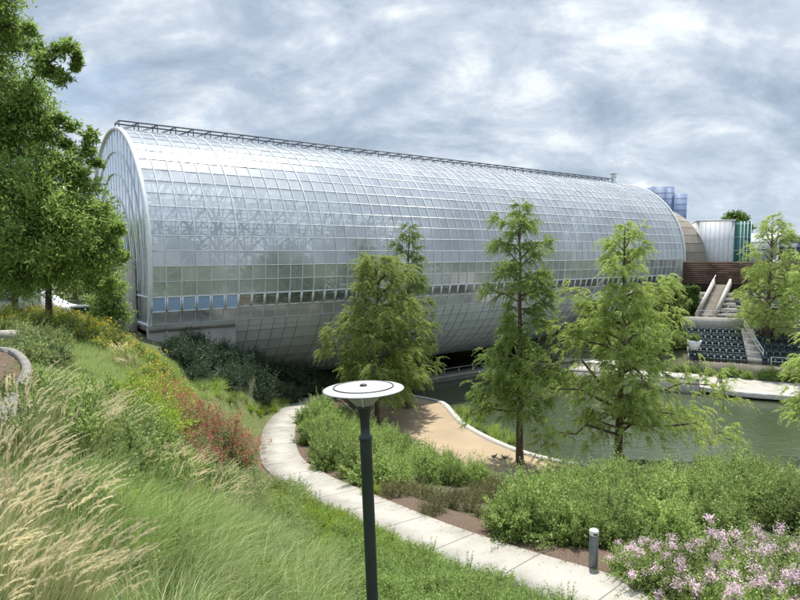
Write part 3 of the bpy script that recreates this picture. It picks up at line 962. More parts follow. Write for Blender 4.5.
# entry block in the end wall: board marked concrete
c = MB(); tbox(c, S0 - 1.0, S0 - .15, 46.6, 60.5, -9, -.7)
for q in range(14): tbox(c, S0 - 1.06, S0 - 1.002, 46.8 + q * .98, 47.02 + q * .98, -8.5, -.9)
gb(c, 'entry_block', surf('board_concrete', (.52, .49, .43), (.42, .395, .345), 1.0, .85, bump=.2))
# floor + base walls
f = MB(); tbox(f, S0 + .1, S1 - .1, DC - R0 * .9, DC + R0 * .9, -5.75, -5.45); gb(f, 'floor_slab', M['concrete'])
b = MB(); zb = ZC + R0 * sin(KLOW * DA)
dn = DC - R0 * cos(KLOW * DA)
tbox(b, S0 - .1, S0 + 6 * PW - .1, dn - .12, dn + .4, -11, zb - .05)
tbox(b, S0 - .1, S0 + 6 * PW - .1, dn - .2, dn - .12, zb - .42, zb - .05)
gb(b, 'base_wall', M['concrete'])
b = MB(); tbox(b, S0 + END_B[0] * PW + .1, S1, dn + .15, dn + .5, zb - .75, zb - .04)
gb(b, 'edge_beam', M['steel'])
b = MB(); tbox(b, S0 + END_B[0] * PW + .2, S1, dn + 3.5, dn + 3.9, -14, zb - .05)
gb(b, 'recessed_wall', M['carglass'])
b = MB()
for q in range(6):
    tbox(b, S0 + END_B[0] * PW + 1 + q * 3.2, S0 + END_B[0] * PW + 1.12 + q * 3.2, dn + 3.38, dn + 3.5, -13, zb - .3)
tbox(b, S0 + END_B[0] * PW + .2, S1, dn + 3.3, dn + 3.5, -9.2, -9.0)
gb(b, 'shopfront_frame', M['rail'])
# ridge walkway truss
r = MB(); d0 = DC - .3; za = ZC + R0 - .02; zt = za + .78
for dd in (d0, d0 + 1.5):
    r.bars([T(S0 + .5, dd, zt), T(S0 + .5, dd, za + .05)], [T(S1 - 1, dd, zt), T(S1 - 1, dd, za + .05)], .1)
    n = 46; ss = np.linspace(S0 + .5, S1 - 1, n)
    r.bars(T(ss, dd, za + .05), T(ss, dd, zt), .07)
    r.bars(T(ss[:-1], dd, za + .05), T(ss[1:], dd, zt), .055, caps=False)
ss = np.linspace(S0 + .5, S1 - 1, 46)
r.bars(T(ss, d0, zt), T(ss, d0 + 1.5, zt), .07)
r.bars(T(ss, d0, za - .1), T(ss, d0, za + .1), .08)
tbox(r, S0 + .5, S1 - 1, d0 + .1, d0 + 1.4, za + .02, za + .06)
gb(r, 'ridge_walkway', M['rail'])
q = MB(); tbox(q, S1 - 1.3, S1 - .6, DC - .5, DC + .2, za - .6, za + 1.0); tbox(q, S1 - 1.2, S1 - .7, DC - .4, DC + .1, za + 1.0, za + 1.5)
tbox(q, S1 - 1.38, S1 - .52, DC - .58, DC + .28, za + 1.5, za + 1.75)
gb(q, 'roof_flue', M['steel'])
# sloping lattice supports at the far end, over the pond
lt = empty('lattice_stair', tuple(T(S0 + 50 * PW, 42, -13.2)))
tag(lt, 'white steel lattice ramp leaning under the far end of the greenhouse', 'steel ramp')
l = MB()
for dd in (41.2, 43.0):
    a0, a1 = T(S0 + 46 * PW, dd, -13.6), T(S0 + 52.5 * PW, dd, -5.2)
    l.bars([a0, a0 + [0, 0, 1.3]], [a1, a1 + [0, 0, 1.3]], .14)
    for t in np.linspace(0, 1, 10):
        l.bars([a0 * (1-t) + a1 * t], [a0 * (1-t) + a1 * t + [0, 0, 1.3]], .07)
for t in np.linspace(0, 1, 16):
    pa = T(S0 + 46 * PW, 41.2, -13.6) * (1-t) + T(S0 + 52.5 * PW, 41.2, -5.2) * t
    pb = T(S0 + 46 * PW, 43.0, -13.6) * (1-t) + T(S0 + 52.5 * PW, 43.0, -5.2) * t
    l.bars([pa], [pb], .2, h=.05)
li = np.array(lt.location)
for k in range(len(l.v)): l.v[k] = l.v[k] - li
l.build('lattice', M['white'], lt)

# plants under the glass
for n_, (s, d, hh, r) in enumerate(((15, 52, 7, 2.4), (24, 50, 6, 2.6), (33, 53, 9, 3), (44, 49, 10.5, 3.2), (49, 52, 10, 3.3), (60, 51, 8, 3), (70, 52, 6, 2.5))):
    b = T(s, d, -5.45)
    cl = [(0, 0, hh * .75, r), (r * .8, 0, hh * .5, r * .8), (-r * .8, .5, hh * .55, r * .8), (0, -r * .5, hh * .45, r * .9), (1, 1, hh * .25, r * .8)]
    broadleaf('palm_house_tree', tuple(b), cl, M['cypress_dark'], 'dark leafy tropical tree behind the greenhouse glass', seed=300 + n_, trunk_r=.16, leafL=.4, leafW=.14, dens=26, thick=.5, group='trees inside the greenhouse', fork=1.5)

# dock under the tube
dk = MB(); tbox(dk, 38, 62, 47, 49.6, -13.6, -13.2); tbox(dk, 38, 62, 46.9, 47.0, -13.25, -12.95)
for q in np.arange(38.2, 62, 2.0): tbox(dk, q, q + .08, 47.1, 47.18, -13.2, -12.3)
tbox(dk, 38.2, 62, 47.1, 47.16, -12.32, -12.25)
tag(dk.build('low_dock', M['concrete']), 'low grey dock on the dark water beneath the greenhouse hull', 'dock')

# ================================================================== RIGHT BACKGROUND
def abox(mb, u0, u1, v0, v1, z0, z1, m=0):
    mb.box((u0, v0, z0), (u1, v1, z1), m, frame=lambda a: A(a[:, 0], a[:, 1], a[:, 2]))
# stone vestibule: smaller coaxial drum beyond the tube
vd = MB(); Rv = 8.9; zc = -2.3; dc = 52.4; se = 86.4
nseg = 14
th = np.linspace(-.35, pi + .2, 26)
for i in range(4):
    s0 = S1 + .3 + i * (se - S1 - .3) / 4; s1 = S1 + .3 + (i + 1) * (se - S1 - .3) / 4 - .03
    for j_ in range(25):
        a, b = th[j_] + .004, th[j_ + 1] - .004
        vd.add(np.array([T(s0, dc - Rv*cos(a), zc + Rv*sin(a)), T(s1, dc - Rv*cos(a), zc + Rv*sin(a)), T(s1, dc - Rv*cos(b), zc + Rv*sin(b)), T(s0, dc - Rv*cos(b), zc + Rv*sin(b))]), [[0, 1, 2, 3]])
ve = empty('stone_hall', tuple(T(83, dc, -4.6))); tag(ve, 'tan stone clad round ended hall beside the far end of the glass tube', 'building')
vi = np.array(ve.location)
def rel(mb, o):
    for k in range(len(mb.v)): mb.v[k] = mb.v[k] - np.array(o.location)
    return mb
rel(vd, ve).build('cladding', M['stone'], ve)
vb = MB()
ring = np.array([T(se - .1, dc - (Rv-.05)*cos(a), zc + (Rv-.05)*sin(a)) for a in th])
vb.add(np.vstack([ring, T(se - .1, dc, zc - 3)[None]]), [[q, q+1, len(ring)] for q in range(len(ring)-1)])
for j_ in range(25):
    a, b = th[j_], th[j_ + 1]; Rq = Rv - .07
    vb.add(np.array([T(S1+.3, dc - Rq*cos(a), zc + Rq*sin(a)), T(se-.1, dc - Rq*cos(a), zc + Rq*sin(a)), T(se-.1, dc - Rq*cos(b), zc + Rq*sin(b)), T(S1+.3, dc - Rq*cos(b), zc + Rq*sin(b))]), [[0, 1, 2, 3]])
rel(vb, ve).build('wall', surf('stone_joint', (.13, .115, .09), None, 1), ve)

# white box building with green glass corner
v = 97
wb = empty('white_building', tuple(A(AP(720, 255, v)[0], v, -4.6))); tag(wb, 'plain white flat roofed building with a green glass corner', 'building')
u0 = AP(696, 240, v)[0]; u1, zt = AP(735, 220.5, v); zt_l = AP(700, 223, v)[1]; zb_ = AP(720, 264, v)[1]
m = MB(); abox(m, u0, u1, v, v + 12, zb_ - 3, zt - .1); rel(m, wb).build('wall', M['white'], wb)
m = MB()
for q in np.arange(u0 + .6, u1, .6): abox(m, q, q + .03, v - .03, v - .004, zb_ - 3, zt - .1)
rel(m, wb).build('panel_joints', surf('pale_joint', (.55, .57, .6), None, 1), wb)
m = MB(); abox(m, u0 - .1, u1 + .1, v - .1, v + 12.1, zt - .1, zt + .15); rel(m, wb).build('roof', M['steel'], wb)
u2 = AP(751, 240, v)[0]
m = MB(); abox(m, u1 + .02, u2, v + .3, v + 11, zb_ - 3, zt - .12); rel(m, wb).build('glass_corner', M['greenglass'], wb)
m = MB()
for q in np.linspace(u1 + .8, u2, 4): abox(m, q - .05, q + .05, v + .2, v + .3, zb_ - 3, zt - .12)
for z in np.linspace(zb_, zt - .5, 4): abox(m, u1 + .05, u2, v + .22, v + .29, z, z + .08)
rel(m, wb).build('glass_frame', M['steel'], wb)

# redwood wall
v = 88
ww = empty('timber_wall', tuple(A(AP(740, 280, v)[0], v, -4.7))); tag(ww, 'long red brown timber slat wall above the seating terraces', 'wall')
m = MB(); ua = AP(683, 270, v)[0]; ub = AP(840, 270, v)[0]; z0 = AP(720, 284, v)[1]; z1 = AP(720, 262, v)[1]
nb = 11
for k in range(nb):
    a = z0 + (z1 - z0) * k / nb; b = z0 + (z1 - z0) * (k + 1) / nb - .04
    x = ua
    while x < ub:
        w = 2.4 + rs.rand() * 1.8
        abox(m, x, min(ub, x + w - .02), v - rs.rand() * .04, v + .2, a, b); x += w
rel(m, ww).build('boards', M['wood'], ww)
m = MB(); abox(m, ua, ub, v + .2, v + .5, z0 - 1, z1 + .05); rel(m, ww).build('backing', M['bark_dark'], ww)

# blue tower
D = 380
twp = P(653, 190, 1); 
def far(px, py, Y):
    r = ray(px, py); return r * (Y / r[1])
tw = empty('office_tower', (far(670, 251, D)[0], D, -4)); tag(tw, 'blue glass office tower with stepped top rising beyond the greenhouse', 'building')
xl, _, zt = far(653, 186.5, D); xm = far(674, 190, D)[0]; xr, _, zr = far(685, 194, D)
tx = far(670, 251, D)[0]
m = MB(); m.box((xl - tx, 0, 0), (xm - tx, 26, zt + 4)); m.build('tower_block', M['towerglass2'], tw)
m = MB(); m.box((xm - tx - .3, -3, 0), (xr - tx, 24, zr + 4)); m.build('tower_wing', M['towerglass'], tw)
m = MB(); m.box((xl - tx + 8, -.8, 0), (xm - tx - .01, -.01, zt + 3)); m.build('tower_face', M['towerglass'], tw)
m = MB()
for z in np.arange(4, zt + 3, 3.6): m.box((xl - tx, -.15, z), (xl - tx + 7.9, -.01, z + .35)); m.box((xm - tx + .02, -3.15, z), (xr - tx, -3.01, min(z + .35, zr + 4))) if z < zr + 3 else None; m.box((xl - tx + 8.05, -.95, z), (xm - tx - .02, -.81, z + .35))
for x in np.arange(xl - tx + 9, xm - tx, 3): m.box((x, -1.0, 0), (x + .25, -.82, zt + 3))
m.build('spandrels', surf('spandrel', (.2, .27, .41), None, 1, .4), tw)

# gabled dark roof far right
D = 150
gr = empty('gabled_pavilion', (far(785, 245, D)[0], D, -4)); tag(gr, 'grey blue gabled building at the right edge behind the trees', 'building')
gx0 = far(785, 245, D)[0]
xa, _, ze = far(772, 243, D); xc, _, zp = far(787, 234, D); xb = far(815, 243, D)[0]
m = MB(); m.box((xa - gx0 + .6, 0, 0), (xb - gx0 - .6, 14, ze + 4)); m.build('wall', surf('grey_wall', (.3, .33, .38), None, 1), gr)
m = MB()
for (p, q) in (((xa - gx0, ze + 4), (xc - gx0, zp + 4)), ((xc - gx0, zp + 4), (xb - gx0, ze + 4))):
    v8 = np.array([[p[0], -1, p[1]], [q[0], -1, q[1]], [q[0], 15, q[1]], [p[0], 15, p[1]], [p[0], -1, p[1] + .5], [q[0], -1, q[1] + .5], [q[0], 15, q[1] + .5], [p[0], 15, p[1] + .5]])
    m.add(v8, [[0,3,2,1],[4,5,6,7],[0,1,5,4],[1,2,6,5],[2,3,7,6],[3,0,4,7]])
m.build('roof', M['steel'], gr)
m = MB(); m.add(np.array([[xa - gx0 + 1, -.2, ze + 4], [xb - gx0 - 1, -.2, ze + 4], [xc - gx0, -.2, zp + 3.9]]), [[0, 1, 2]]); m.build('gable', M['navy'], gr)
for k in range(4):
    x = xa - gx0 + 1.5 + k * 2.4
    m = MB(); m.box((x, -.12, 1), (x + 1.6, -.02, ze + 3)); m.build('window', M['carglass'], gr)

# --- amphitheatre
am = empty('amphitheatre', tuple(A(10, 68, -13.1))); tag(am, 'pale concrete seating terraces stepping up from the pond below the timber wall', 'amphitheatre')
ntier = 13; v0 = 70.0; dv = 1.2; z0 = -11.7; dz = (-4.7 + 11.7) / ntier
u_l = AP(687, 330, 75)[0]; u_r = 55.0
stair_u0, stair_u1 = AP(699, 300, 78)[0], AP(717, 300, 78)[0]
m = MB()
for k in range(ntier):
    ul = u_l - .35 * 0 if k < 6 else stair_u0
    abox(m, ul, u_r, v0 + k * dv, v0 + (k + 1) * dv, z0 + (k - 1) * dz - (.4 if k else 1.6), z0 + k * dz, 0 if k else 1)
rel(m, am).build('tiers', [M['concrete'], M['stone']], am)
m = MB(); vv = v0 + 6 * dv
abox(m, u_l - .3, stair_u1 + 3.2, vv - .25, vv - .002, z0 + 4.6 * dz, z0 + 7.6 * dz)
rel(m, am).build('retaining_wall', M['curb'], am)
# promenade
fsp = resample(np.array([[*p, 0] for p in far_shore]), 1.0)[:, :2]
poly_sheet('promenade', np.vstack([fsp, [A(-14, 69.9, 0)[:2], A(62, 69.9, 0)[:2]]]), -12.93, M['path'])
m = MB(); abox(m, 30, 45, 66.4, 67, -12.98, -12.5)
rel(m, am).build('kerb_steps', M['curb'], am)
# stair
stt = empty('stair_flight', tuple(A(stair_u0, v0 + 7 * dv, z0 + 6 * dz))); tag(stt, 'steep concrete stair between white parapets climbing to the timber wall', 'stairs')
m = MB(); n = 22; va = v0 + 6.9 * dv; vb_ = v0 + 13.9 * dv; za = z0 + 7 * dz; zb2 = -4.3; sk = 2.6
for k in range(n):
    t = k / n; us = sk * t
    abox(m, stair_u0 + us, stair_u1 - .3 + us, va + (vb_ - va) * t, va + (vb_ - va) * (t + 1 / n), za + (zb2 - za) * t - .6, za + (zb2 - za) * (t + 1 / n))
rel(m, stt).build('treads', M['stone'], stt)
for side in (stair_u0 - .25, stair_u1 - .25):
    m = MB()
    a0 = A(side, va - .6, za - .3); a1 = A(side + sk, vb_, zb2 - .2)
    m.bars([a0 + [0, 0, .45]], [a1 + [0, 0, .45]], .22, h=1.1)
    rel(m, stt).build('parapet', M['curb'], stt)
m = MB()
a0 = A(stair_u0 - .1, va - .4, za + 1.2); a1 = A(stair_u0 - .1 + sk, vb_, zb2 + 1.2); m.bars([a0], [a1], .07)
rel(m, stt).build('handrail', M['white'], stt)
# parapets & rails in the seating
for k, (ua_, ub_, row) in enumerate(((AP(745, 350, 72)[0], AP(762, 350, 72)[0], 1), (AP(795, 320, 78)[0], AP(812, 320, 78)[0], 6))):
    m = MB(); g = empty('aisle_stair', tuple(A(ua_, v0 + row * dv, z0 + row * dz)))
    tag(g, ('pale aisle steps with diagonal white rail low in the seating, behind the shore cypress' if k == 0 else 'pale aisle steps with diagonal white rail near the right edge of the seating'), 'stairs', 'aisle stairs in the seating')
    for q in range(10):
        abox(m, ua_ + .05, ub_ - .05, v0 + (row + q / 2) * dv + .01, v0 + (row + q / 2 + .5) * dv, z0 + (row - 1) * dz, z0 + (row + q / 2) * dz + .06)
    rel(m, g).build('treads', M['curb'], g)
    m = MB(); a0 = A(ub_, v0 + row * dv, z0 + row * dz + .9); a1 = A(ub_ - 1.2, v0 + (row + 5) * dv, z0 + (row + 5) * dz + .9)
    m.bars([a0, a0 - [0, 0, .45]], [a1, a1 - [0, 0, .45]], .09)
    for t in np.linspace(0, 1, 6): m.bars([a0*(1-t)+a1*t - [0, 0, 1]], [a0*(1-t)+a1*t], .07)
    rel(m, g).build('rail', M['white'], g)
# long guard rails
for k, (row, ua_, ub_) in enumerate(((7, stair_u0 - .2, stair_u1 + 2.4), (0, AP(768, 350, 72)[0], AP(830, 350, 72)[0]), (8, AP(728, 305, 80)[0], AP(790, 305, 80)[0]))):
    m = MB(); vv = v0 + row * dv + .12; zz = z0 + row * dz
    g = empty('guard_rail', tuple(A(ua_, vv, zz)))
    tag(g, ['thin white guard rail on the wall at the stair foot', 'thin white guard rail in front of the lowest seat row at right', 'thin white guard rail across the upper seating'][k], 'railing', 'guard rails of the seating')
    m.bars([A(ua_, vv, zz + .95), A(ua_, vv, zz + .5)], [A(ub_, vv, zz + .95), A(ub_, vv, zz + .5)], .06)
    rel(m, g).build('rail', M['white'], g)
    m = MB()
    for q in np.arange(ua_, ub_ + .1, 1.6): m.bars([A(q, vv, zz)], [A(q, vv, zz + .95)], .06)
    rel(m, g).build('posts', M['white'], g)
# seats
m = MB()
m.box((-.24, -.22, .34), (.24, .2, .41)); m.box((-.24, .2, .34), (.24, .27, .86)); m.box((-.2, -.1, 0), (-.15, .2, .34)); m.box((.15, -.1, 0), (.2, .2, .34)); m.box((-.27, -.2, .5), (-.24, .2, .55)); m.box((.24, -.2, .5), (.27, .2, .55))
seat0 = m.build('stadium_seat', M['seat']); tag(seat0, 'dark folding seat in the curved rows of the pondside amphitheatre', 'seat', 'seats of the amphitheatre')
first = True
rots = -radians(22)
for k in range(ntier - 1):
    if k in (5, 6): continue
    ul = u_l + .3 if k < 6 else stair_u1 + sk * .8 + .6
    x = ul; cnt = 0
    lim = AP(812, 330, v0 + k * dv)[0]
    while x < lim:
        cnt += 1
        gap = (AP(744, 350, 72)[0] < x < AP(763, 350, 72)[0]) if k < 6 else (AP(794, 320, 78)[0] < x < AP(813, 320, 78)[0])
        if not gap:
            o = seat0 if first else seat0.copy()
            if not first: COL.objects.link(o)
            first = False
            o.location = tuple(A(x, v0 + k * dv + .8, z0 + k * dz)); o.rotation_euler = (0, 0, rots)
        x += .62 if k < 9 else .8
# plant pot
m = MB(); pu, pz = AP(694.5, 338, 71)
m.lathe([(0, 0), (.42, 0), (.75, .95), (.68, .97), (.6, .8), (0, .8)], seg=20)
po = empty('plant_pot', tuple(A(pu, 71, z0 + 2 * dz + .1))); tag(po, 'big white tapered pot of foliage beside the dark seats', 'plant pot')
m.build('pot', M['white'], po, True)
pf = shrub_mesh('foliage', M['hedge'], R=.7, Ht=.9, shoots=90, per=24, L=.12, W=.06, seed=3)[0]
pl_ = link('foliage', pf, po); pl_.location = (0, 0, .75)
# stone ledges left of seats
for k, (xa, xb, py, vv) in enumerate(((585, 640, 352, 71), (592, 655, 345, 74), (560, 625, 362, 66), (570, 700, 371, 62.5))):
    a, z = AP(xa, py, vv); b, _ = AP(xb, py, vv)
    m = MB(); abox(m, a, b, vv, vv + 2.2, -14, z); abox(m, a - .05, b + .05, vv - .08, vv + 2.25, z, z + .16)
    tag(m.build('stone_ledge', M['curb'] if k > 1 else M['stone']), ['tan stone ledge left of the dark seats', 'upper tan stone ledge below the ivy wall', 'pale ledge beside the greenhouse water channel', 'long pale concrete ledge at the far waterline'][k], 'ledge', 'ledges on the far bank')
# far shore kerb
fs = resample(np.array([[*p, -13.15] for p in far_shore]), 1.0)
tag(link('shore_kerb', ribbon(fs, -.35, .5, .28, M['curb'], 'shore_kerb', .42)), kind='structure')
tag(link('shore_wall', ribbon(fs, -.12, .6, .0, M['black'], 'shore_wall', 1.1)), kind='structure')

# ivy wall
v = 80; ua, z1_ = AP(654, 288, v); ub, _ = AP(699, 288, v); _, zlo = AP(670, 322, v)
iv = empty('ivy_wall', tuple(A((ua + ub) / 2, v, zlo))); tag(iv, 'concrete wall smothered in dark green ivy left of the stair', 'wall')
m = MB(); abox(m, ua, ub, v, v + 6, zlo - 3, z1_ - .3); rel(m, iv).build('wall', M['concrete'], iv)
n = 26000
uu = ua + (ub - ua) * rs.rand(n); zz = zlo - 1 + (z1_ - zlo + 1.3) * rs.rand(n) ** .8
bul = .35 + .7 * (np.sin(uu * 1.3) * np.sin(zz * 1.7 + uu) + 1) / 2
pp = A(uu, v - bul * rs.rand(n), zz)
k = n // 3
pp[:k] = A(uu[:k], v + rs.rand(k) * 5, z1_ - .3 + rs.rand(k) * .5 * (1 + np.sin(uu[:k] * 2)))
lv, lf = leaves(pp - np.array(iv.location), unit(rs.normal(size=(n, 3)) + [0, -.5, -.3]), .22, .14)
link('ivy', mesh_np('ivy', lv, lf, M['cypress_dark']), iv)

# lamp mast at right
px, pz = AP(776, 282, 86)
m = MB(); g = empty('light_mast', tuple(A(px, 86, -4.7))); tag(g, 'white light mast standing before the timber wall at right', 'lamp')
m.tube([[0, 0, 0], [0, 0, 8.0]], [.14, .1], 8); m.build('pole', M['white'], g)
m = MB(); m.box((-.5, -.1, 7.2), (.5, .1, 7.35)); m.box((-.35, -.25, 2.8), (.35, .25, 3.6)); m.build('floodlights', M['white'], g)

# ================================================================== FOREGROUND OBJECTS
def lamp(loc):
    g = empty('garden_lamp', loc, 0); tag(g, 'dark garden lamp post with a flat white disc top in the foreground', 'lamp post')
    h = -1.25 - loc[2]             # top of disc above base
    m = MB(); m.lathe([(.16, -.3), (.16, .02), (.10, .05), (.085, .12), (.056, .16), (.056, h - .49)], seg=32); m.build('pole', M['darkpaint'], g, True)
    m = MB(); m.lathe([(.05, h - .50), (.063, h - .495), (.063, h - .465), (.046, h - .455), (.043, h - .37), (.047, h - .31), (.058, h - .25), (.075, h - .195), (.084, h - .17), (.03, h - .168)], seg=32); m.build('collar', M['darkpaint'], g, True)
    m = MB(); m.lathe([(.076, h - .172), (.09, h - .158), (.135, h - .115), (.195, h - .055), (.212, h - .03), (.14, h - .028)], seg=48); m.build('lens', M['lens'], g, True)
    m = MB()
    for k in range(3):
        a = k * 2 * pi / 3 + .5
        m.bars([[cos(a) * .092, sin(a) * .092, h - .17]], [[cos(a) * .221, sin(a) * .221, h - .03]], .012)
    m.build('bracket', M['white'], g)
    m = MB(); m.lathe([(.0, h - .026), (.34, h - .027), (.374, h - .026), (.377, h - .021), (.372, h - .016), (.29, h - .002), (.1, h + .008), (0, h + .009)], seg=72); m.build('disc', surf('disc_paint', (.44, .45, .46), (.34, .345, .35), 6, .5), g, True)
    m = MB(); m.lathe([(.283, h + .0015), (.281, h + .006), (.274, h + .008), (.272, h + .0035)], seg=72)
    sm = m.build('trim_ring', M['black'], g, True)
    m = MB(); m.lathe([(.0, h + .03), (.02, h + .028), (.034, h + .018), (.036, h + .005)], seg=20); m.build('cap_screw', M['black'], g, True)
    return g
lx, ly = P(366.5, 388, -1.25)[:2]
L0 = lamp((lx, ly, float(HZ(lx, ly)[0])))
L0.rotation_euler = (radians(-1.0), radians(-2.2), 0)
L0.location.x += .105
# bollard
bp = hit(593, 571)
g = empty('path_bollard', tuple(bp)); tag(g, 'grey metal bollard light standing on mulch beside the path', 'bollard')
m = MB(); m.lathe([(.105, -.1), (.105, .84), (.1, .845), (.1, .86)], seg=28); m.build('post', surf('grey_metal', (.22, .235, .25), (.16, .17, .185), 2, .45, .5), g, True)
m = MB(); m.lathe([(.1, .86), (.108, .862), (.112, .9), (.108, .965), (.09, .985), (0, .992)], seg=28); m.build('cap', M['steel'], g, True)
m = MB(); m.box((-.045, -.113, .89), (.045, -.100, .93)); m.build('light_slot', M['black'], g)

# planter at left
pw_pts = [(-40, 347), (0, 348), (12, 352), (21, 362), (21, 372), (14, 384), (6, 396), (-6, 412), (-60, 450)]
q = np.array([[*P(a, b, -2.35)[:2], -2.35] for a, b in pw_pts]); q = resample(q, .3)
pg = empty('planter_bed', tuple(P(0, 375, -2.6))); tag(pg, 'round concrete planter wall filled with brown mulch at the left edge', 'planter')
me = ribbon(q - np.array(pg.location), -.16, .0, 0, surf('weathered_concrete', (.22, .21, .19), (.14, .135, .12), 3, .9, bump=.3), 'kerb_wall', 1.2); link('kerb_wall', me, pg)
import bmesh
bm = bmesh.new(); cc = np.vstack([q[:, :2], [[-14, 6.5], [-22, 16]]])
f_ = bm.faces.new([bm.verts.new((*(p - np.array(pg.location)[:2]), .17)) for p in cc]); bmesh.ops.triangulate(bm, faces=[f_])
me = bpy.data.meshes.new('mulch'); bm.to_mesh(me); bm.free(); me.materials.append(M['mulch'])
if me.polygons[0].normal.z < 0: me.flip_normals()
link('mulch', me, pg)

# pale terrace wall + low white bench left
m = MB(); a = hit(-10, 343); b = hit(24, 341)
m.bars([a + [0, 0, .2]], [b + [0, 0, .2]], .5, h=.45)
tag(m.build('low_white_wall', M['curb']), 'low white seat wall beyond the planter at the left edge', 'wall')

# left background: street, cars, pale building
def car(loc, rz, label, cm, van=False):
    g = empty('parked_car', loc, rz); tag(g, label, 'car', 'cars parked along the street')
    prof = [(-2.2, .35), (-2.25, .8), (-2.1, .98), (-1.3, 1.05), (-.7, 1.5), (.9, 1.55), (1.55, 1.05), (2.15, .92), (2.25, .6), (2.2, .35)]
    if van: prof = [(-2.4, .35), (-2.45, 1.0), (-1.7, 1.2), (-1.2, 1.95), (2.3, 2.0), (2.4, 1.0), (2.4, .35)]
    n = len(prof); v = []
    for y, k in ((-.9, 1), (.9, 1)):
        for x, z in prof: v.append((x, y * (1 if z < 1.1 else .86), z))
    bm = bmesh.new(); vs = [bm.verts.new(p) for p in v]
    bm.faces.new(vs[:n]); bm.faces.new(vs[n:][::-1])
    for i in range(n): bm.faces.new([vs[i], vs[n+i], vs[n+(i+1) % n], vs[(i+1) % n]])
    bmesh.ops.recalc_face_normals(bm, faces=bm.faces)
    bmesh.ops.bevel(bm, geom=list(bm.edges), offset=.05, segments=2, affect='EDGES')
    me = bpy.data.meshes.new('body'); bm.to_mesh(me); bm.free(); me.materials.append(cm); link('body', me, g)
    top = 1.9 if van else 1.45
    for y in (-1, 1):
        w = MB(); w.add(np.array([(-1.15, y*.905, 1.1), (1.2, y*.905, 1.1), (.85, y*.80, top), (-.68, y*.80, top)]), [[0, 1, 2, 3]]); w.build('window', M['carglass'], g)
        for x in (-1.4, 1.4):
            w = MB(); t_ = MB()
            t_.tube([(x, y*.95, .33), (x, y*.72, .33)], [.33, .33], 16); wl = t_.build('wheel', M['black'], g)
            w.tube([(x, y*.962, .33), (x, y*.955, .33)], [.18, .18], 12); w.build('rim', M['steel'], wl)
    return g
whitecar = surf('white_car_paint', (.75, .76, .77), None, 1, .25)
silver = surf('silver_car_paint', (.45, .46, .48), None, 1, .25, .6)
for px, py, van, lab, cm in ((3, 322, True, 'white van parked under the trees at the far left', whitecar), (36, 319, False, 'white car parked between the oak trunks', whitecar), (82, 318, False, 'silver car parked beyond the planting near the greenhouse', silver)):
    p = P(px, py, -3.95)
    car((p[0], p[1], float(HZ(p[0], p[1])[0]) - .02), radians(8), lab, cm, van)
g = empty('pale_storefront', tuple(P(55, 312, -4.1) * 1.0)); tag(g, 'long low pale building across the street behind the oak trunks', 'building')
pp = P(55, 312, -4.1); g.location = (-38, 95, -4.2)
m = MB(); m.box((-40, 0, -.2), (12, 12, 5.0)); m.build('wall', M['curb'], g)
m = MB(); m.box((-40.3, -.4, 5.0), (12.3, 12.4, 5.5)); m.build('roof', M['concrete'], g)
for k in range(14):
    m = MB(); x = -38 + k * 3.5
    m.box((x, -.06, 1.0), (x + 2.2, -.01, 3.4)); m.build('window', M['carglass'], g)
# street sheet
v = np.array([[-70, 60, -3.93], [-20, 60, -3.93], [-20, 74, -3.93], [-70, 74, -3.93]])

# ================================================================== TREES
# bald cypresses
def foot(px, py, z): 
    p = P(px, py, z); return (p[0], p[1], z)
prof_wide = [(0, .3), (.2, 3.6), (.35, 3.9), (.55, 2.9), (.8, 1.7), (1, .35)]
cypress('bald_cypress', foot(616, 476, PLAZA - .6), 15.4, M['cypress'],
        [(0, .5), (.15, 4.4), (.3, 5.0), (.42, 3.4), (.55, 3.2), (.7, 2.4), (.85, 1.5), (1, .3)],
        'tall broad light green cypress at the pond edge right of centre', seed=21, trunk_r=.25, nl=56, t0=.17, density=1.15, vary=.85,
        big=[(.27, pi * .97, 6.6, .55), (.36, pi * 1.04, 6.2, .5), (.3, 0.1, 6.8, .45), (.22, -0.35, 6.4, .3), (.2, .35, 6.4, .3), (.47, pi * .93, 4.6, .75), (.52, 0.2, 3.8, .8), (.6, pi, 3.6, .95), (.18, pi * 1.1, 5.4, .3), (.66, 0.1, 2.9, 1.0)])
cypress('bald_cypress', foot(520, 463, PLAZA), 16.0, M['cypress_mid'],
        [(0, .4), (.12, 1.6), (.2, 3.0), (.40, 2.7), (.5, 1.2), (.58, 2.0), (.72, 2.2), (.88, 1.3), (1, .3)],
        'tall slim cypress with bare reddish lower trunk standing on the pond kerb', seed=33, trunk_r=.22, nl=60, t0=.17, density=1.1, vary=.75,
        big=[(.2, pi * .95, 3.2, .3), (.3, pi * 1.05, 3.0, .3)])
cypress('bald_cypress', foot(377, 426, PLAZA), 12.4, M['cypress'],
        [(0, .5), (.15, 3.2), (.3, 4.1), (.5, 3.7), (.72, 3.0), (.88, 2.0), (1, .7)],
        'broad light green cypress behind the disc of the lamp', seed=52, trunk_r=.19, nl=56, t0=.16, density=1.15, vary=.65)
cypress('bald_cypress', foot(409, 408, PLAZA), 15.2, M['cypress_mid'],
        [(0, .5), (.2, 3.0), (.4, 2.9), (.6, 2.3), (.8, 1.5), (1, .3)],
        'narrower darker cypress on the sand just right of the lamp', seed=63, trunk_r=.27, nl=52, t0=.12, density=1.0)
cypress('bald_cypress', foot(765, 369, -12.9), 16.8, M['cypress'],
        [(0, .5), (.2, 4.6), (.4, 4.2), (.6, 3.4), (.8, 2.4), (1, .4)],
        'pale green cypress on the far bank in front of the seating', seed=74, trunk_r=.3, nl=56, t0=.2, density=.85, leafL=.2, leafW=.05, pl=.7, leafn=18)
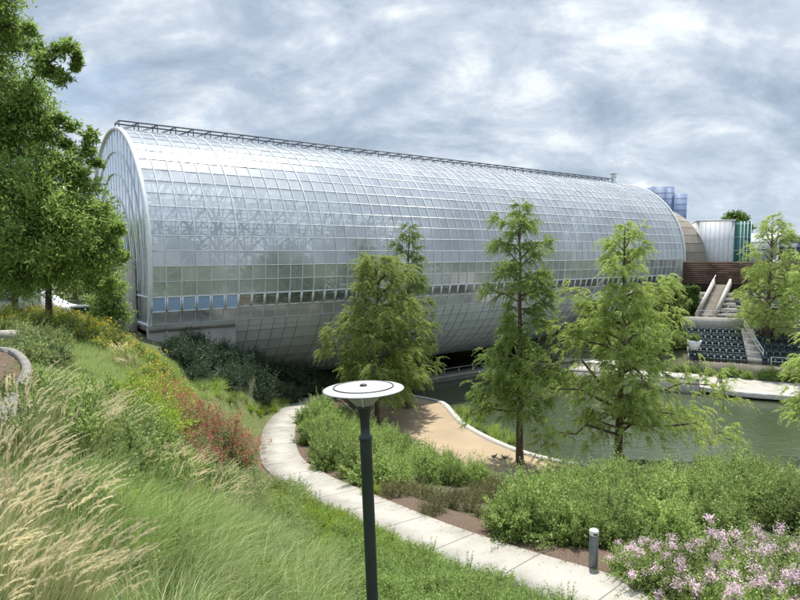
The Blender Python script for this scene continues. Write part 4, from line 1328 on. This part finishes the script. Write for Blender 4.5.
cypress('bald_cypress', foot(845, 470, PLAZA - .2), 11.5, M['cypress'],
        [(0, .5), (.2, 3.6), (.5, 3.4), (.8, 2), (1, .4)],
        'light green cypress whose branches reach in from the right edge', seed=85, trunk_r=.24, nl=44, t0=.22, density=1.1,
        big=[(.35, pi, 3.6, .2), (.5, pi * .95, 3.4, .2)])
for k, (px, py, z, ht) in enumerate(((800, 340, -9, 9), (670, 330, -9.5, 6.0), (645, 345, -12, 7.5))):
    p = P(px, py, z)
    cypress('young_cypress', (p[0], p[1], z), ht, M['cypress'], [(0, .5), (.2, 2.6), (.5, 2.2), (1, .4)],
            ['pale green young cypress above the seating at the right edge', 'small pale young tree before the ivy wall', 'pale young cypress on the far bank left of the seats'][k], seed=90 + k, trunk_r=.12, nl=30, t0=.15, density=.9, leafL=.22, leafW=.055, pl=.6, leafn=14)
# round tree on horizon
p = far(734, 240, 170)
broadleaf('broadleaf_tree', (p[0], p[1], -4.2), [(0, 0, 12.5, 3.2), (-2, 0, 10.5, 2.6), (2, 0, 10.5, 2.6), (0, 0, 8, 3)], M['cypress_dark'], 'round dark green tree above the roof of the white building', seed=5, leafL=.6, leafW=.35, dens=50)

# oaks at left
def rc(px, py, Y, base, r):
    p = far(px, py, Y); return (p[0] - base[0], p[1] - base[1], p[2] - base[2], r)
def oak(px, Y, cl, label, seed, **kw):
    x = far(px, 300, Y)[0]; b = (x, Y, float(HZ(x, Y)[0]))
    return broadleaf('oak_tree', b, [rc(a, c, Y + dy, b, r) for a, c, dy, r in cl], M['oak'], label, seed=seed, **kw)
oak(-70, 20, [(0, 5, 0, .9), (-25, 60, 1, 1.6), (20, 95, 0, 1.15), (45, 65, -.6, .55), (66, 50, -.8, .42), (62, 78, -.7, .35), (75, 56, -.4, .25), (5, 140, .5, 1.6), (45, 130, 0, .7), (30, 110, 0, .8),
             (72, 128, .3, .34), (86, 150, .3, .45), (90, 135, .4, .3), (58, 48, -.5, .3), (76, 66, -.3, .22), (52, 70, -.4, .35), (38, 48, 0, .4), (30, 30, 0, .35), (96, 165, .2, .3), (66, 145, .1, .4), (60, 120, .1, .3), (118, 228, .3, .35), (122, 255, .4, .35), (55, 170, 0, 1.0), (20, 190, -1, 1.6), (85, 185, 0, .65), (98, 215, 0, .75), (60, 220, -1, 1.3), (108, 240, .5, .6), (90, 262, 0, .85), (30, 240, -1.5, 1.6), (-10, 220, 1, 2.0),
             (60, 268, 0, 1.1), (15, 270, 0, 1.3), (112, 282, 1, .5), (-30, 130, 0, 1.8), (-60, 200, 0, 2), (-70, 90, 0, 2), (20, 40, 1, .65), (-5, 30, 0, .8)], 'large leafy oak with low branches filling the left edge', 101, trunk_r=.26, fork=2.6, dens=115, leafL=.17, leafW=.055)
oak(48, 27, [(45, 240, 0, 1.7), (90, 235, 0, 1.5), (108, 262, 0, .9), (70, 270, 0, 1.4), (20, 270, 0, 1.5), (95, 285, 1, .9), (60, 210, 0, 1.8), (100, 215, 1, 1.0), (112, 292, 0, .5)], 'middle oak with a dark straight trunk left of the greenhouse', 102, trunk_r=.14, fork=2.4, dens=70, leafL=.16, leafW=.07)
oak(14, 30, [(10, 250, 0, 2), (-20, 230, 0, 2.2), (30, 280, 0, 1.2), (-10, 280, 0, 1.5), (20, 215, 0, 2)], 'rear oak with trunk beside the white van', 103, trunk_r=.16, fork=2.4, dens=60, leafL=.17, leafW=.07)
oak(112, 33, [(112, 300, 0, 1.0), (104, 315, 0, 1.0), (118, 316, 0, .8), (110, 285, 0, 1.0), (98, 300, 1, .9), (108, 328, 0, .9)], 'small bushy dark oak hugging the concrete end of the greenhouse', 104, trunk_r=.12, fork=.6, dens=70, leafL=.15, leafW=.07)
for k, (px, Y, r, hh) in enumerate(((20, 70, 3.5, 6), (75, 60, 3, 6), (-30, 64, 3.5, 6), (105, 75, 3, 6))):
    x = far(px, 300, Y)[0]
    broadleaf('street_tree', (x, Y, float(HZ(x, Y)[0])), [(0, 0, hh, r), (r*.7, 0, hh*.8, r*.7), (-r*.7, 0, hh*.8, r*.7)], M['oak'], 'distant street tree glimpsed under the oak canopy', seed=110 + k, trunk_r=.2, leafL=.4, leafW=.2, dens=30, group='street trees at left', fork=2.5)

# ================================================================== SHRUBS
def protos(name, label, cat, group, fm, n=3, blossom=None, **kw):
    out = []
    for i in range(n):
        me, tips = shrub_mesh(name, fm, seed=i * 3 + len(name), **kw)
        bl = blossom_mesh('blossoms', blossom[0], tips, seed=i, **blossom[1]) if blossom else None
        out.append((me, bl))
    return dict(name=name, label=label, cat=cat, group=group, m=out)
def plant(pr, x, y, s=1.0, z=None, label=None, sz=None, group=None, rz=None):
    me, bl = pr['m'][rs.randint(len(pr['m']))]
    o = link(pr['name'], me)
    z = float(HZ(x, y)[0]) if z is None else z
    o.location = (x, y, z - .03); o.rotation_euler = (rs.normal() * .05, rs.normal() * .05, rs.rand() * 6.28 if rz is None else rz)
    o.scale = (s, s, sz if sz else s * (.9 + .2 * rs.rand()))
    tag(o, label or pr['label'], pr['cat'], group or pr['group'])
    if bl is not None:
        link(pr.get('bname', 'blossoms'), bl, o)
    return o
def fill(pr, pixpoly, n, mind, smin, smax, keep=None, label=None, group=None):
    poly = to_poly(pixpoly)
    for p in scatter(poly, n, mind, keep=keep):
        plant(pr, p[0], p[1], smin + (smax - smin) * rs.rand(), label=label, group=group)

hedge = protos('hedge_shrub', 'leafy green shrub with upright shoots in the pondside hedge mass', 'shrub', 'hedge shrubs between path and pond', M['hedge'], 4, R=1.0, Ht=1.35, shoots=150, per=60, L=.08, W=.032, upright=.7, cr=.08, fill=1600, wild=.38)
hedgeL = dict(hedge); hedgeL['label'] = 'leafy green shrub in the mass inside the bend of the path'; hedgeL['group'] = 'shrubs inside the path bend'
dark = protos('dark_shrub', 'dark bluish evergreen shrub in front of the greenhouse base', 'shrub', 'dark evergreens at the greenhouse base', M['darkshrub'], 3, R=1.1, Ht=1.4, shoots=160, per=36, L=.12, W=.06, cr=.09, upright=.5, fill=900)
lime = protos('lime_shrub', 'bright lime green low shrub on the slope', 'shrub', 'lime shrubs on the slope', M['lime'], 3, R=.6, Ht=.6, shoots=110, per=36, L=.055, W=.022, upright=.8, fill=400, cr=.04)
cover = protos('cover_plant', 'low soft green plant covering the slope by the lamp', 'plant', 'ground cover plants on the slope', M['cover'], 3, R=.5, Ht=.42, shoots=90, per=40, L=.045, W=.018, upright=.9, fill=400, cr=.03)
sage = protos('sage_shrub', 'grey green leafy shrub among the grasses on the left slope', 'shrub', 'grey green shrubs on the left slope', M['sage'], 3, R=.7, Ht=.8, shoots=110, per=34, L=.07, W=.03, upright=.7, fill=400, cr=.04)
yellow = protos('coneflower_plant', 'leafy plant dotted with yellow flowers in the band below the oaks', 'flower', 'yellow flowers on the left slope', M['hedge'], 3, blossom=(M['yellow'], dict(n=48, size=.075, per=4, spread=.03)), R=.6, Ht=.8, shoots=170, per=12, L=.08, W=.03, upright=1.0, fill=300)
red = protos('red_salvia', 'green shrub topped with red flower spikes beside the path bend', 'shrub', 'red flowering shrubs by the path bend', M['sage'], 2, blossom=(M['red'], dict(n=150, size=.048, per=12, spread=.035, elong=2.2, rise=.06)), R=.9, Ht=1.1, shoots=200, per=34, L=.055, W=.022, upright=1.0, fill=500, cr=.035)
pink = protos('crepe_myrtle', 'crepe myrtle bush with pale pink flower heads beside the path', 'shrub', 'pink flowering bushes', M['hedge'], 3, blossom=(M['pink'], dict(n=21, size=.042, per=95, spread=.06, elong=.95, rise=.02)), R=.9, Ht=1.0, shoots=170, per=36, L=.065, W=.034, cr=.06, upright=.6, fill=500)
olive = protos('olive_shrub', 'low olive brown shrub on the mulch inside the path bend', 'shrub', 'olive shrubs on the mulch', M['olive'], 2, R=.7, Ht=.55, shoots=260, per=14, L=.055, W=.016, upright=.6, fill=300)
rust = protos('rusty_shrub', 'small reddish brown shrub on the mulch', 'shrub', 'rusty shrubs on the mulch', M['rust'], 2, R=.5, Ht=.6, shoots=190, per=12, L=.05, W=.014, upright=.8, fill=100)

# hedge right of path, down to the pond
fill(hedge, [(500, 516), (520, 538), (560, 545), (600, 547), (640, 550), (720, 542), (810, 532), (870, 505), (720, 487), (600, 488), (545, 498)], 70, 1.2, .85, 1.3)
fill(hedgeL, [(302, 428), (303, 450), (335, 471), (375, 486), (430, 484), (468, 490), (478, 486), (458, 474), (400, 450), (345, 424), (318, 416)], 44, 1.1, .8, 1.2, keep=off_path(.8))
fill(hedge, [(598, 335), (640, 318), (688, 302), (690, 340), (640, 352), (600, 352)], 34, 1.5, 1.2, 2.0, label='leafy shrub on the far bank between the greenhouse and the seats', group='shrubs on the far bank')
fill(hedge, [(735, 377), (800, 382), (830, 386), (830, 378), (760, 372)], 12, 1.2, .7, 1.1, label='leafy shrub by the far waterside kerb', group='shrubs by the far kerb')
for q in np.arange(u_l - 1, 40, 1.25):
    c_ = A(q + rs.normal() * .2, 68.9 + rs.normal() * .3, 0)
    plant(hedge, c_[0], c_[1], .55 + .5 * rs.rand(), z=-12.9, label='low leafy shrub planted along the foot of the seating', group='shrubs at the foot of the seating')
# olive + rusty
for px, py, s, pr in ((372, 494, .8, lime), (395, 497, 1.0, olive), (420, 500, 1.15, olive), (445, 508, 1.1, olive), (432, 516, .8, olive), (470, 512, .9, rust), (482, 520, .8, rust), (458, 500, .9, rust), (405, 488, .9, olive), (480, 494, 1.0, olive), (492, 502, 1.0, olive), (500, 490, 1.1, olive), (470, 502, .9, olive), (488, 486, 1.0, olive), (500, 512, .7, rust)):
    p = hit(px, py); plant(pr, p[0], p[1], s)
# dark evergreens by hull
fill(dark, [(163, 362), (200, 372), (250, 388), (300, 398), (322, 392), (300, 372), (240, 358), (180, 348)], 46, 1.1, .75, 1.1)
fill(dark, [(190, 380), (240, 380), (300, 392), (325, 398), (300, 402), (240, 396), (205, 392)], 16, 1.2, .6, .95)
mound = protos('mounded_shrub', 'rounded leafy green shrub between the plume grass and the red flowers', 'shrub', 'rounded green shrubs on the left slope', M['hedge'], 3, R=.85, Ht=.95, shoots=150, per=44, L=.07, W=.034, upright=.5, cr=.07, fill=1200, wild=.35)
for px, py, s in ((105, 425, .9), (125, 440, 1.0), (140, 458, .95), (85, 418, .8), (150, 430, .8), (165, 470, .8), (110, 452, .8), (180, 478, .7), (95, 470, 1.0), (70, 460, .95), (130, 485, .9), (60, 440, .9), (205, 498, .75), (155, 492, .8)):
    p = hit(px, py); plant(mound, p[0], p[1], s)
for px, py, s in ((28, 400, .75), (45, 408, .8), (62, 415, .75), (15, 415, .7), (38, 425, .7), (70, 432, .7)):
    p = hit(px, py); plant(mound, p[0], p[1], s, label='rounded leafy green shrub just right of the mulch planter', group='rounded shrubs beside the planter')
# crepe myrtles
for px, py, s in ((628, 575, .62), (655, 590, .85), (690, 590, .95), (722, 580, 1.0), (700, 612, .9), (745, 600, .9), (765, 580, 1.0), (790, 610, 1.0), (800, 575, .95), (735, 625, .9), (672, 572, .8), (640, 562, .5), (815, 640, 1), (770, 640, .9)):
    p = hit(px, py); plant(pink, p[0], p[1], s)
# red salvias
for px, py, s in ((170, 436, .95), (190, 442, 1.0), (205, 455, 1.1), (222, 462, 1.1), (238, 468, .95), (190, 462, .9), (160, 425, .95), (178, 434, .9), (205, 440, .9), (222, 450, .9)):
    p = hit(px, py); plant(red, p[0], p[1], s)
# yellow flower band
fill(yellow, [(0, 325), (60, 318), (110, 336), (150, 362), (190, 402), (172, 408), (130, 368), (90, 344), (40, 334), (0, 337)], 60, .7, .7, 1.0)
fill(yellow, [(140, 392), (170, 398), (200, 425), (150, 425)], 9, 1.0, .7, 1.0)
# lime clumps
fill(lime, [(110, 415), (150, 400), (190, 412), (180, 440), (120, 440)], 24, .7, .9, 1.6)
fill(lime, [(195, 380), (280, 400), (300, 400), (240, 410), (200, 400)], 12, .8, .6, .9)
fill(lime, [(330, 515), (400, 540), (460, 565), (420, 575), (330, 545)], 55, .42, .55, .8, keep=off_path(.3))
fill(lime, [(270, 500), (330, 520), (330, 550), (250, 520)], 26, .5, .55, .8, keep=off_path(.5))
# sage on left slope
fill(sage, [(0, 425), (30, 422), (110, 432), (150, 455), (100, 475), (0, 455)], 34, .6, .8, 1.2)
fill(sage, [(20, 340), (60, 345), (50, 372), (25, 380)], 10, .8, .8, 1.2, label='grey green shrub beside the mulch planter', group='shrubs beside the planter')
fill(sage, [(210, 480), (300, 505), (290, 530), (200, 505)], 22, .6, .5, .8, keep=off_path(.4), label='grey green shrub below the red flowers near the path', group='shrubs below the red flowers')
# slope cover around the lamp
fill(cover, [(260, 520), (350, 530), (470, 575), (560, 600), (640, 640), (560, 700), (300, 700), (230, 600)], 260, .34, .7, 1.1, keep=off_path(.12))
fill(olive, [(470, 590), (540, 600), (560, 620), (480, 620)], 14, .45, .5, .7, keep=off_path(.15), label='loose olive shrub on the near edge of the path', group='olive shrubs on the near path edge')

# ornamental grasses
lean = (.28, .05)
def gprotos(name, label, group, mat, count=3, **kw):
    out = []
    for i in range(count):
        me, pm = grass_mesh(name, mat, seed=i * 7 + len(label), **kw); out.append((me, pm))
    return dict(name=name, label=label, cat='grass', group=group, m=out, bname='plumes')
feather = gprotos('feather_grass', 'tall clump of grass with cream feathery plumes blown to the right', 'plumed grasses in the left foreground', M['blade_gold'], 3, n=420, R=.28, Ht=.85, w=.009, lean=lean, plumes=30, plen=.28, spread=.55, pw=.03)
fine = gprotos('fine_grass', 'arching clump of fine grey green grass on the near slope', 'fine grasses on the near slope', M['blade_grey'], 3, n=330, R=.32, Ht=.85, w=.012, lean=(.06, 0), spread=1.0)
green = gprotos('green_grass', 'clump of green arching grass on the left slope', 'green grasses on the left slope', M['blade'], 3, n=380, R=.28, Ht=.8, w=.012, lean=(.05, 0), spread=1.0)
def gfill(pr, pixpoly, n, mind, smin, smax, **kw):
    poly = to_poly(pixpoly)
    for p in scatter(poly, n, mind, **kw):
        plant(pr, p[0], p[1], smin + (smax - smin) * rs.rand(), rz=rs.normal() * (.35 if pr is feather else 3))
gfill(feather, [(-30, 580), (40, 575), (80, 620), (70, 720), (-60, 720)], 20, .34, .8, 1.0)
gfill(feather, [(-20, 520), (30, 520), (40, 570), (-20, 580)], 6, .45, .8, 1.0)
gfill(feather, [(20, 450), (110, 455), (120, 475), (20, 475)], 9, .6, .8, 1.05)
gfill(feather, [(130, 480), (200, 485), (265, 520), (240, 530), (150, 505)], 16, .6, .6, .85)
gfill(green, [(60, 490), (160, 510), (230, 540), (200, 600), (100, 600), (60, 520)], 60, .38, .85, 1.2)
gfill(fine, [(120, 560), (240, 530), (330, 580), (330, 700), (100, 700)], 110, .32, .65, 1.15)
gfill(fine, [(200, 520), (300, 540), (300, 600), (200, 600)], 30, .4, .7, .9)
fill(lime, [(60, 490), (200, 510), (320, 560), (320, 640), (120, 640)], 26, .8, .45, .9, label='small lime shrub poking through the near grasses', group='lime shrubs among the near grasses')
fill(sage, [(40, 470), (200, 495), (300, 540), (260, 640), (60, 640)], 16, .9, .5, .85, label='small grey green shrub poking through the near grasses', group='grey green shrubs among the near grasses')
gfill(green, [(190, 388), (240, 390), (300, 399), (285, 408), (240, 404), (200, 402)], 40, .8, .7, 1.0)
# pale grass tuft on the lawn
for px, py, s in ((128, 372, 1.0), (118, 365, .8), (135, 380, .9)):
    p = hit(px, py); plant(feather, p[0], p[1], s, label='pale cream grass tuft on the upper lawn', group='pale tufts on the upper lawn')

# lawn blades (stuff)
def grass_stuff(name, pixpoly, n, h, w, mat, label, keep_path=.1):
    poly = to_poly(pixpoly); lo = poly.min(0); hi = poly.max(0)
    p = lo + (hi - lo) * rs.rand(n * 3, 2)
    p = p[in_poly(p[:, 0], p[:, 1], poly)][:n]
    d = np.min((p[:, None, 0] - PATH[None, ::2, 0]) ** 2 + (p[:, None, 1] - PATH[None, ::2, 1]) ** 2, axis=1)
    p = p[d > (PATHW + keep_path) ** 2]
    m = len(p); z = HZ(p[:, 0], p[:, 1])
    b = np.column_stack([p, z - .01])
    nz = .6 + .4 * np.sin(p[:, 0] * 2.1 + np.sin(p[:, 1] * 1.7) * 2) * np.sin(p[:, 1] * 1.3)
    hh = h * (.5 + .6 * rs.rand(m)) * (.7 + .5 * nz)
    th = rs.rand(m) * 6.28
    off = np.column_stack([np.cos(th), np.sin(th)]) * (hh * .6 * rs.rand(m))[:, None] + [0.12 * h, 0]
    t = b + np.column_stack([off, hh])
    v, f = blades(b, t, w, np.column_stack([off * .6, -hh * .25]), 2)
    tag(link(name, mesh_np(name, v, f, mat)), label, 'grass', kind='stuff')
grass_stuff('lawn_grass', [(20, 372), (60, 345), (110, 352), (150, 385), (165, 410), (110, 415), (50, 405), (20, 400)], 60000, .2, .014, M['lawn'], 'soft light green grass of the upper lawn')
grass_stuff('slope_grass', [(185, 385), (240, 392), (300, 400), (288, 410), (268, 425), (262, 440), (240, 432), (200, 415)], 70000, .16, .02, M['lawn'], 'short grass left of the path bend')
grass_stuff('undergrowth', [(-60, 420), (60, 420), (130, 430), (230, 470), (300, 505), (400, 540), (520, 590), (600, 640), (560, 760), (-100, 760)], 130000, .28, .008, M['blade'], 'green undergrowth between the plants on the near slope', keep_path=-.06)
grass_stuff('bank_grass', [(-40, 330), (60, 318), (130, 340), (180, 370), (200, 400), (160, 420), (60, 380), (-40, 350)], 60000, .3, .018, M['blade'], 'rough green growth under the flower band')

n = 2600
ii = rs.randint(0, len(PATH), n); t_ = np.gradient(PATH[:, :2], axis=0); t_ /= np.linalg.norm(t_, axis=1)[:, None]
ww = np.sign(rs.normal(size=n)) * PATHW * (1.25 - .9 * rs.rand(n) ** 2.2)
ww = np.where(np.abs(ww) > PATHW * .99, np.sign(ww) * PATHW * .97, ww)
pp = np.column_stack([PATH[ii, 0] + t_[ii, 1] * ww, PATH[ii, 1] - t_[ii, 0] * ww, PATH[ii, 2] + .056]) + np.column_stack([rs.normal(size=(n, 2)) * .05, np.zeros(n)])
d_ = unit(np.column_stack([rs.normal(size=(n, 2)), rs.rand(n) * .2]))
lv, lf = leaves(pp, d_, .03 + .04 * rs.rand(n), .02, np.tile([0, 0, 1.0], (n, 1)))
tag(link('leaf_litter', mesh_np('leaf_litter', lv, lf, M['rust'])), 'small dry leaves scattered along the path edges', 'leaf litter', kind='stuff')
# reeds in the pond
reedm, _ = grass_mesh('reed', M['reed'], n=60, R=.3, Ht=.85, w=.06, seed=4, spread=.5)
i = 0
for px, py in ((460, 420), (468, 424), (476, 428), (484, 432), (492, 436), (500, 438), (472, 432), (488, 440), (466, 415), (480, 421), (496, 429), (505, 434), (510, 442), (455, 414), (463, 428), (500, 446)):
    p = P(px + rs.normal() * 2, py, WATER)
    o = link('water_iris', reedm); o.location = (p[0], p[1], WATER - .05); o.rotation_euler = (0, 0, rs.rand() * 6.28); s = .8 + .5 * rs.rand(); o.scale = (s, s, s)
    tag(o, 'tuft of upright iris leaves in the shallow water by the kerb', 'water plant', 'irises in the pond corner')
# rocks / ducks at kerb near trunk: small dark birds
def duck(px, py, rz, label):
    p = P(px, py, PLAZA + .12)
    g = empty('duck', (p[0], p[1], PLAZA + .02), rz); g.scale = (.85, .95, .6); tag(g, label, 'duck', 'ducks on the kerb')
    m = MB(); pts = [(-.26, 0, .17), (-.18, 0, .14), (-.05, 0, .12), (.1, 0, .13), (.17, 0, .19), (.2, 0, .27), (.235, 0, .31), (.28, 0, .305)]
    m.tube(pts, [.012, .06, .1, .09, .055, .04, .045, .015], 12); m.build('body', surf('duck_feathers', (.07, .05, .035), (.13, .1, .075), 12, .8), g, True)
    m = MB(); m.tube([(.27, 0, .303), (.34, 0, .295)], [.016, .006], 8); m.build('bill', M['yellow'], g)
    for y in (-.04, .04):
        m = MB(); m.tube([(.0, y, .08), (.01, y, 0)], [.01, .008], 6); m.box((-.0, y - .02, 0), (.05, y + .02, .008)); m.build('leg', M['yellow'], g)
duck(494, 455.5, .3, 'brown duck resting on the sand near the kerb, left one of two'); duck(505, 457, 2.6, 'brown duck nearest the cypress trunk on the kerb')

# ================================================================== WORLD
w = bpy.data.worlds.new('World'); S.world = w; w.use_nodes = True
nt = w.node_tree; nt.nodes.clear()
out = nt.nodes.new('ShaderNodeOutputWorld')
SUN_AZ = radians(14); SUN_EL = radians(67)
sky = nt.nodes.new('ShaderNodeTexSky'); sky.sky_type = 'NISHITA'; sky.sun_disc = False
sky.sun_elevation = SUN_EL; sky.sun_rotation = SUN_AZ
sky.air_density = 1.0; sky.dust_density = 1.0
b1 = nt.nodes.new('ShaderNodeBackground'); b1.inputs[1].default_value = .1
nt.links.new(sky.outputs[0], b1.inputs[0])
tc = nt.nodes.new('ShaderNodeTexCoord'); sep = nt.nodes.new('ShaderNodeSeparateXYZ'); nt.links.new(tc.outputs['Generated'], sep.inputs[0])
def math_(op, a, b=None, clamp=False):
    n = nt.nodes.new('ShaderNodeMath'); n.operation = op; n.use_clamp = clamp
    for i, q in enumerate((a, b)):
        if q is None: continue
        if isinstance(q, (int, float)): n.inputs[i].default_value = q
        else: nt.links.new(q, n.inputs[i])
    return n.outputs[0]
zz = math_('ADD', math_('MAXIMUM', sep.outputs[2], 0.0), .5)
cx = math_('DIVIDE', sep.outputs[0], zz); cy = math_('DIVIDE', sep.outputs[1], zz)
cmb = nt.nodes.new('ShaderNodeCombineXYZ'); nt.links.new(cx, cmb.inputs[0]); nt.links.new(cy, cmb.inputs[1]); cmb.inputs[2].default_value = 3.7
mp = nt.nodes.new('ShaderNodeMapping'); mp.inputs['Rotation'].default_value = (0, 0, radians(20)); mp.inputs['Scale'].default_value = (.8, 1.1, 1)
nt.links.new(cmb.outputs[0], mp.inputs[0])
n1 = noise(nt, 5.2, 9, .6, vec=mp.outputs[0], dist=.35)
n2 = noise(nt, 2.3, 4, .5, vec=mp.outputs[0])
n3 = noise(nt, 14, 6, .6, vec=mp.outputs[0], dist=.3)
mixv = math_('ADD', math_('MULTIPLY', n1, .62), math_('ADD', math_('MULTIPLY', n2, .22), math_('MULTIPLY', n3, .16)))
cc_ = ramp(nt, mixv, [(.39, (.205, .257, .335)), (.47, (.27, .325, .405)), (.55, (.375, .425, .49)), (.65, (.60, .63, .65))])
lowf = math_('POWER', math_('SUBTRACT', 1.0, math_('MAXIMUM', sep.outputs[2], 0.0)), 9.0)
lm = nt.nodes.new('ShaderNodeMix'); lm.data_type = 'RGBA'; nt.links.new(math_('MULTIPLY', lowf, .45), lm.inputs[0]); nt.links.new(cc_, lm.inputs[6]); lm.inputs[7].default_value = (.46, .53, .58, 1); cc_ = lm.outputs[2]
b2 = nt.nodes.new('ShaderNodeBackground'); nt.links.new(cc_, b2.inputs[0]); nt.links.new(math_('ADD', 1.0, math_('MULTIPLY', ramp(nt, sep.outputs[2], [(.48, (0,)*3), (.85, (1,)*3)]), 1.0)), b2.inputs[1])  # overhead clouds brightened above the frame, added to lift the shadows
cov = ramp(nt, n2, [(.30, (.65,)*3), (.40, (1,)*3)])
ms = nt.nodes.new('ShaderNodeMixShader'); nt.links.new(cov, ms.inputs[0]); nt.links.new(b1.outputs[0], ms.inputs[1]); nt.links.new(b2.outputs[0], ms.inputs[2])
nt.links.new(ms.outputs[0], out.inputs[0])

sd = bpy.data.lights.new('sun', 'SUN'); sd.energy = 4.2; sd.angle = radians(1.5); sd.color = (1, .95, .87)
so = link('sun', sd)
from mathutils import Vector
dv_ = Vector((sin(SUN_AZ) * cos(SUN_EL), cos(SUN_AZ) * cos(SUN_EL), sin(SUN_EL)))
so.rotation_euler = dv_.to_track_quat('Z', 'Y').to_euler()
so.location = (0, 0, 60)

cam = bpy.data.cameras.new('camera'); co = link('camera', cam)
cam.sensor_width = 36; cam.lens = 27; cam.clip_end = 12000; cam.clip_start = .05
co.location = (0, 0, 0); co.rotation_euler = (pi / 2 - PITCH, 0, 0)
S.camera = co
S.view_settings.view_transform = 'Standard'; S.view_settings.look = 'None'; S.view_settings.gamma = 1; S.view_settings.exposure = 0.80
S.view_settings.use_curve_mapping = False
S.render.engine = 'CYCLES'
S.cycles.max_bounces = 5; S.cycles.transparent_max_bounces = 10; S.cycles.diffuse_bounces = 2; S.cycles.glossy_bounces = 2
S.cycles.use_denoising = True
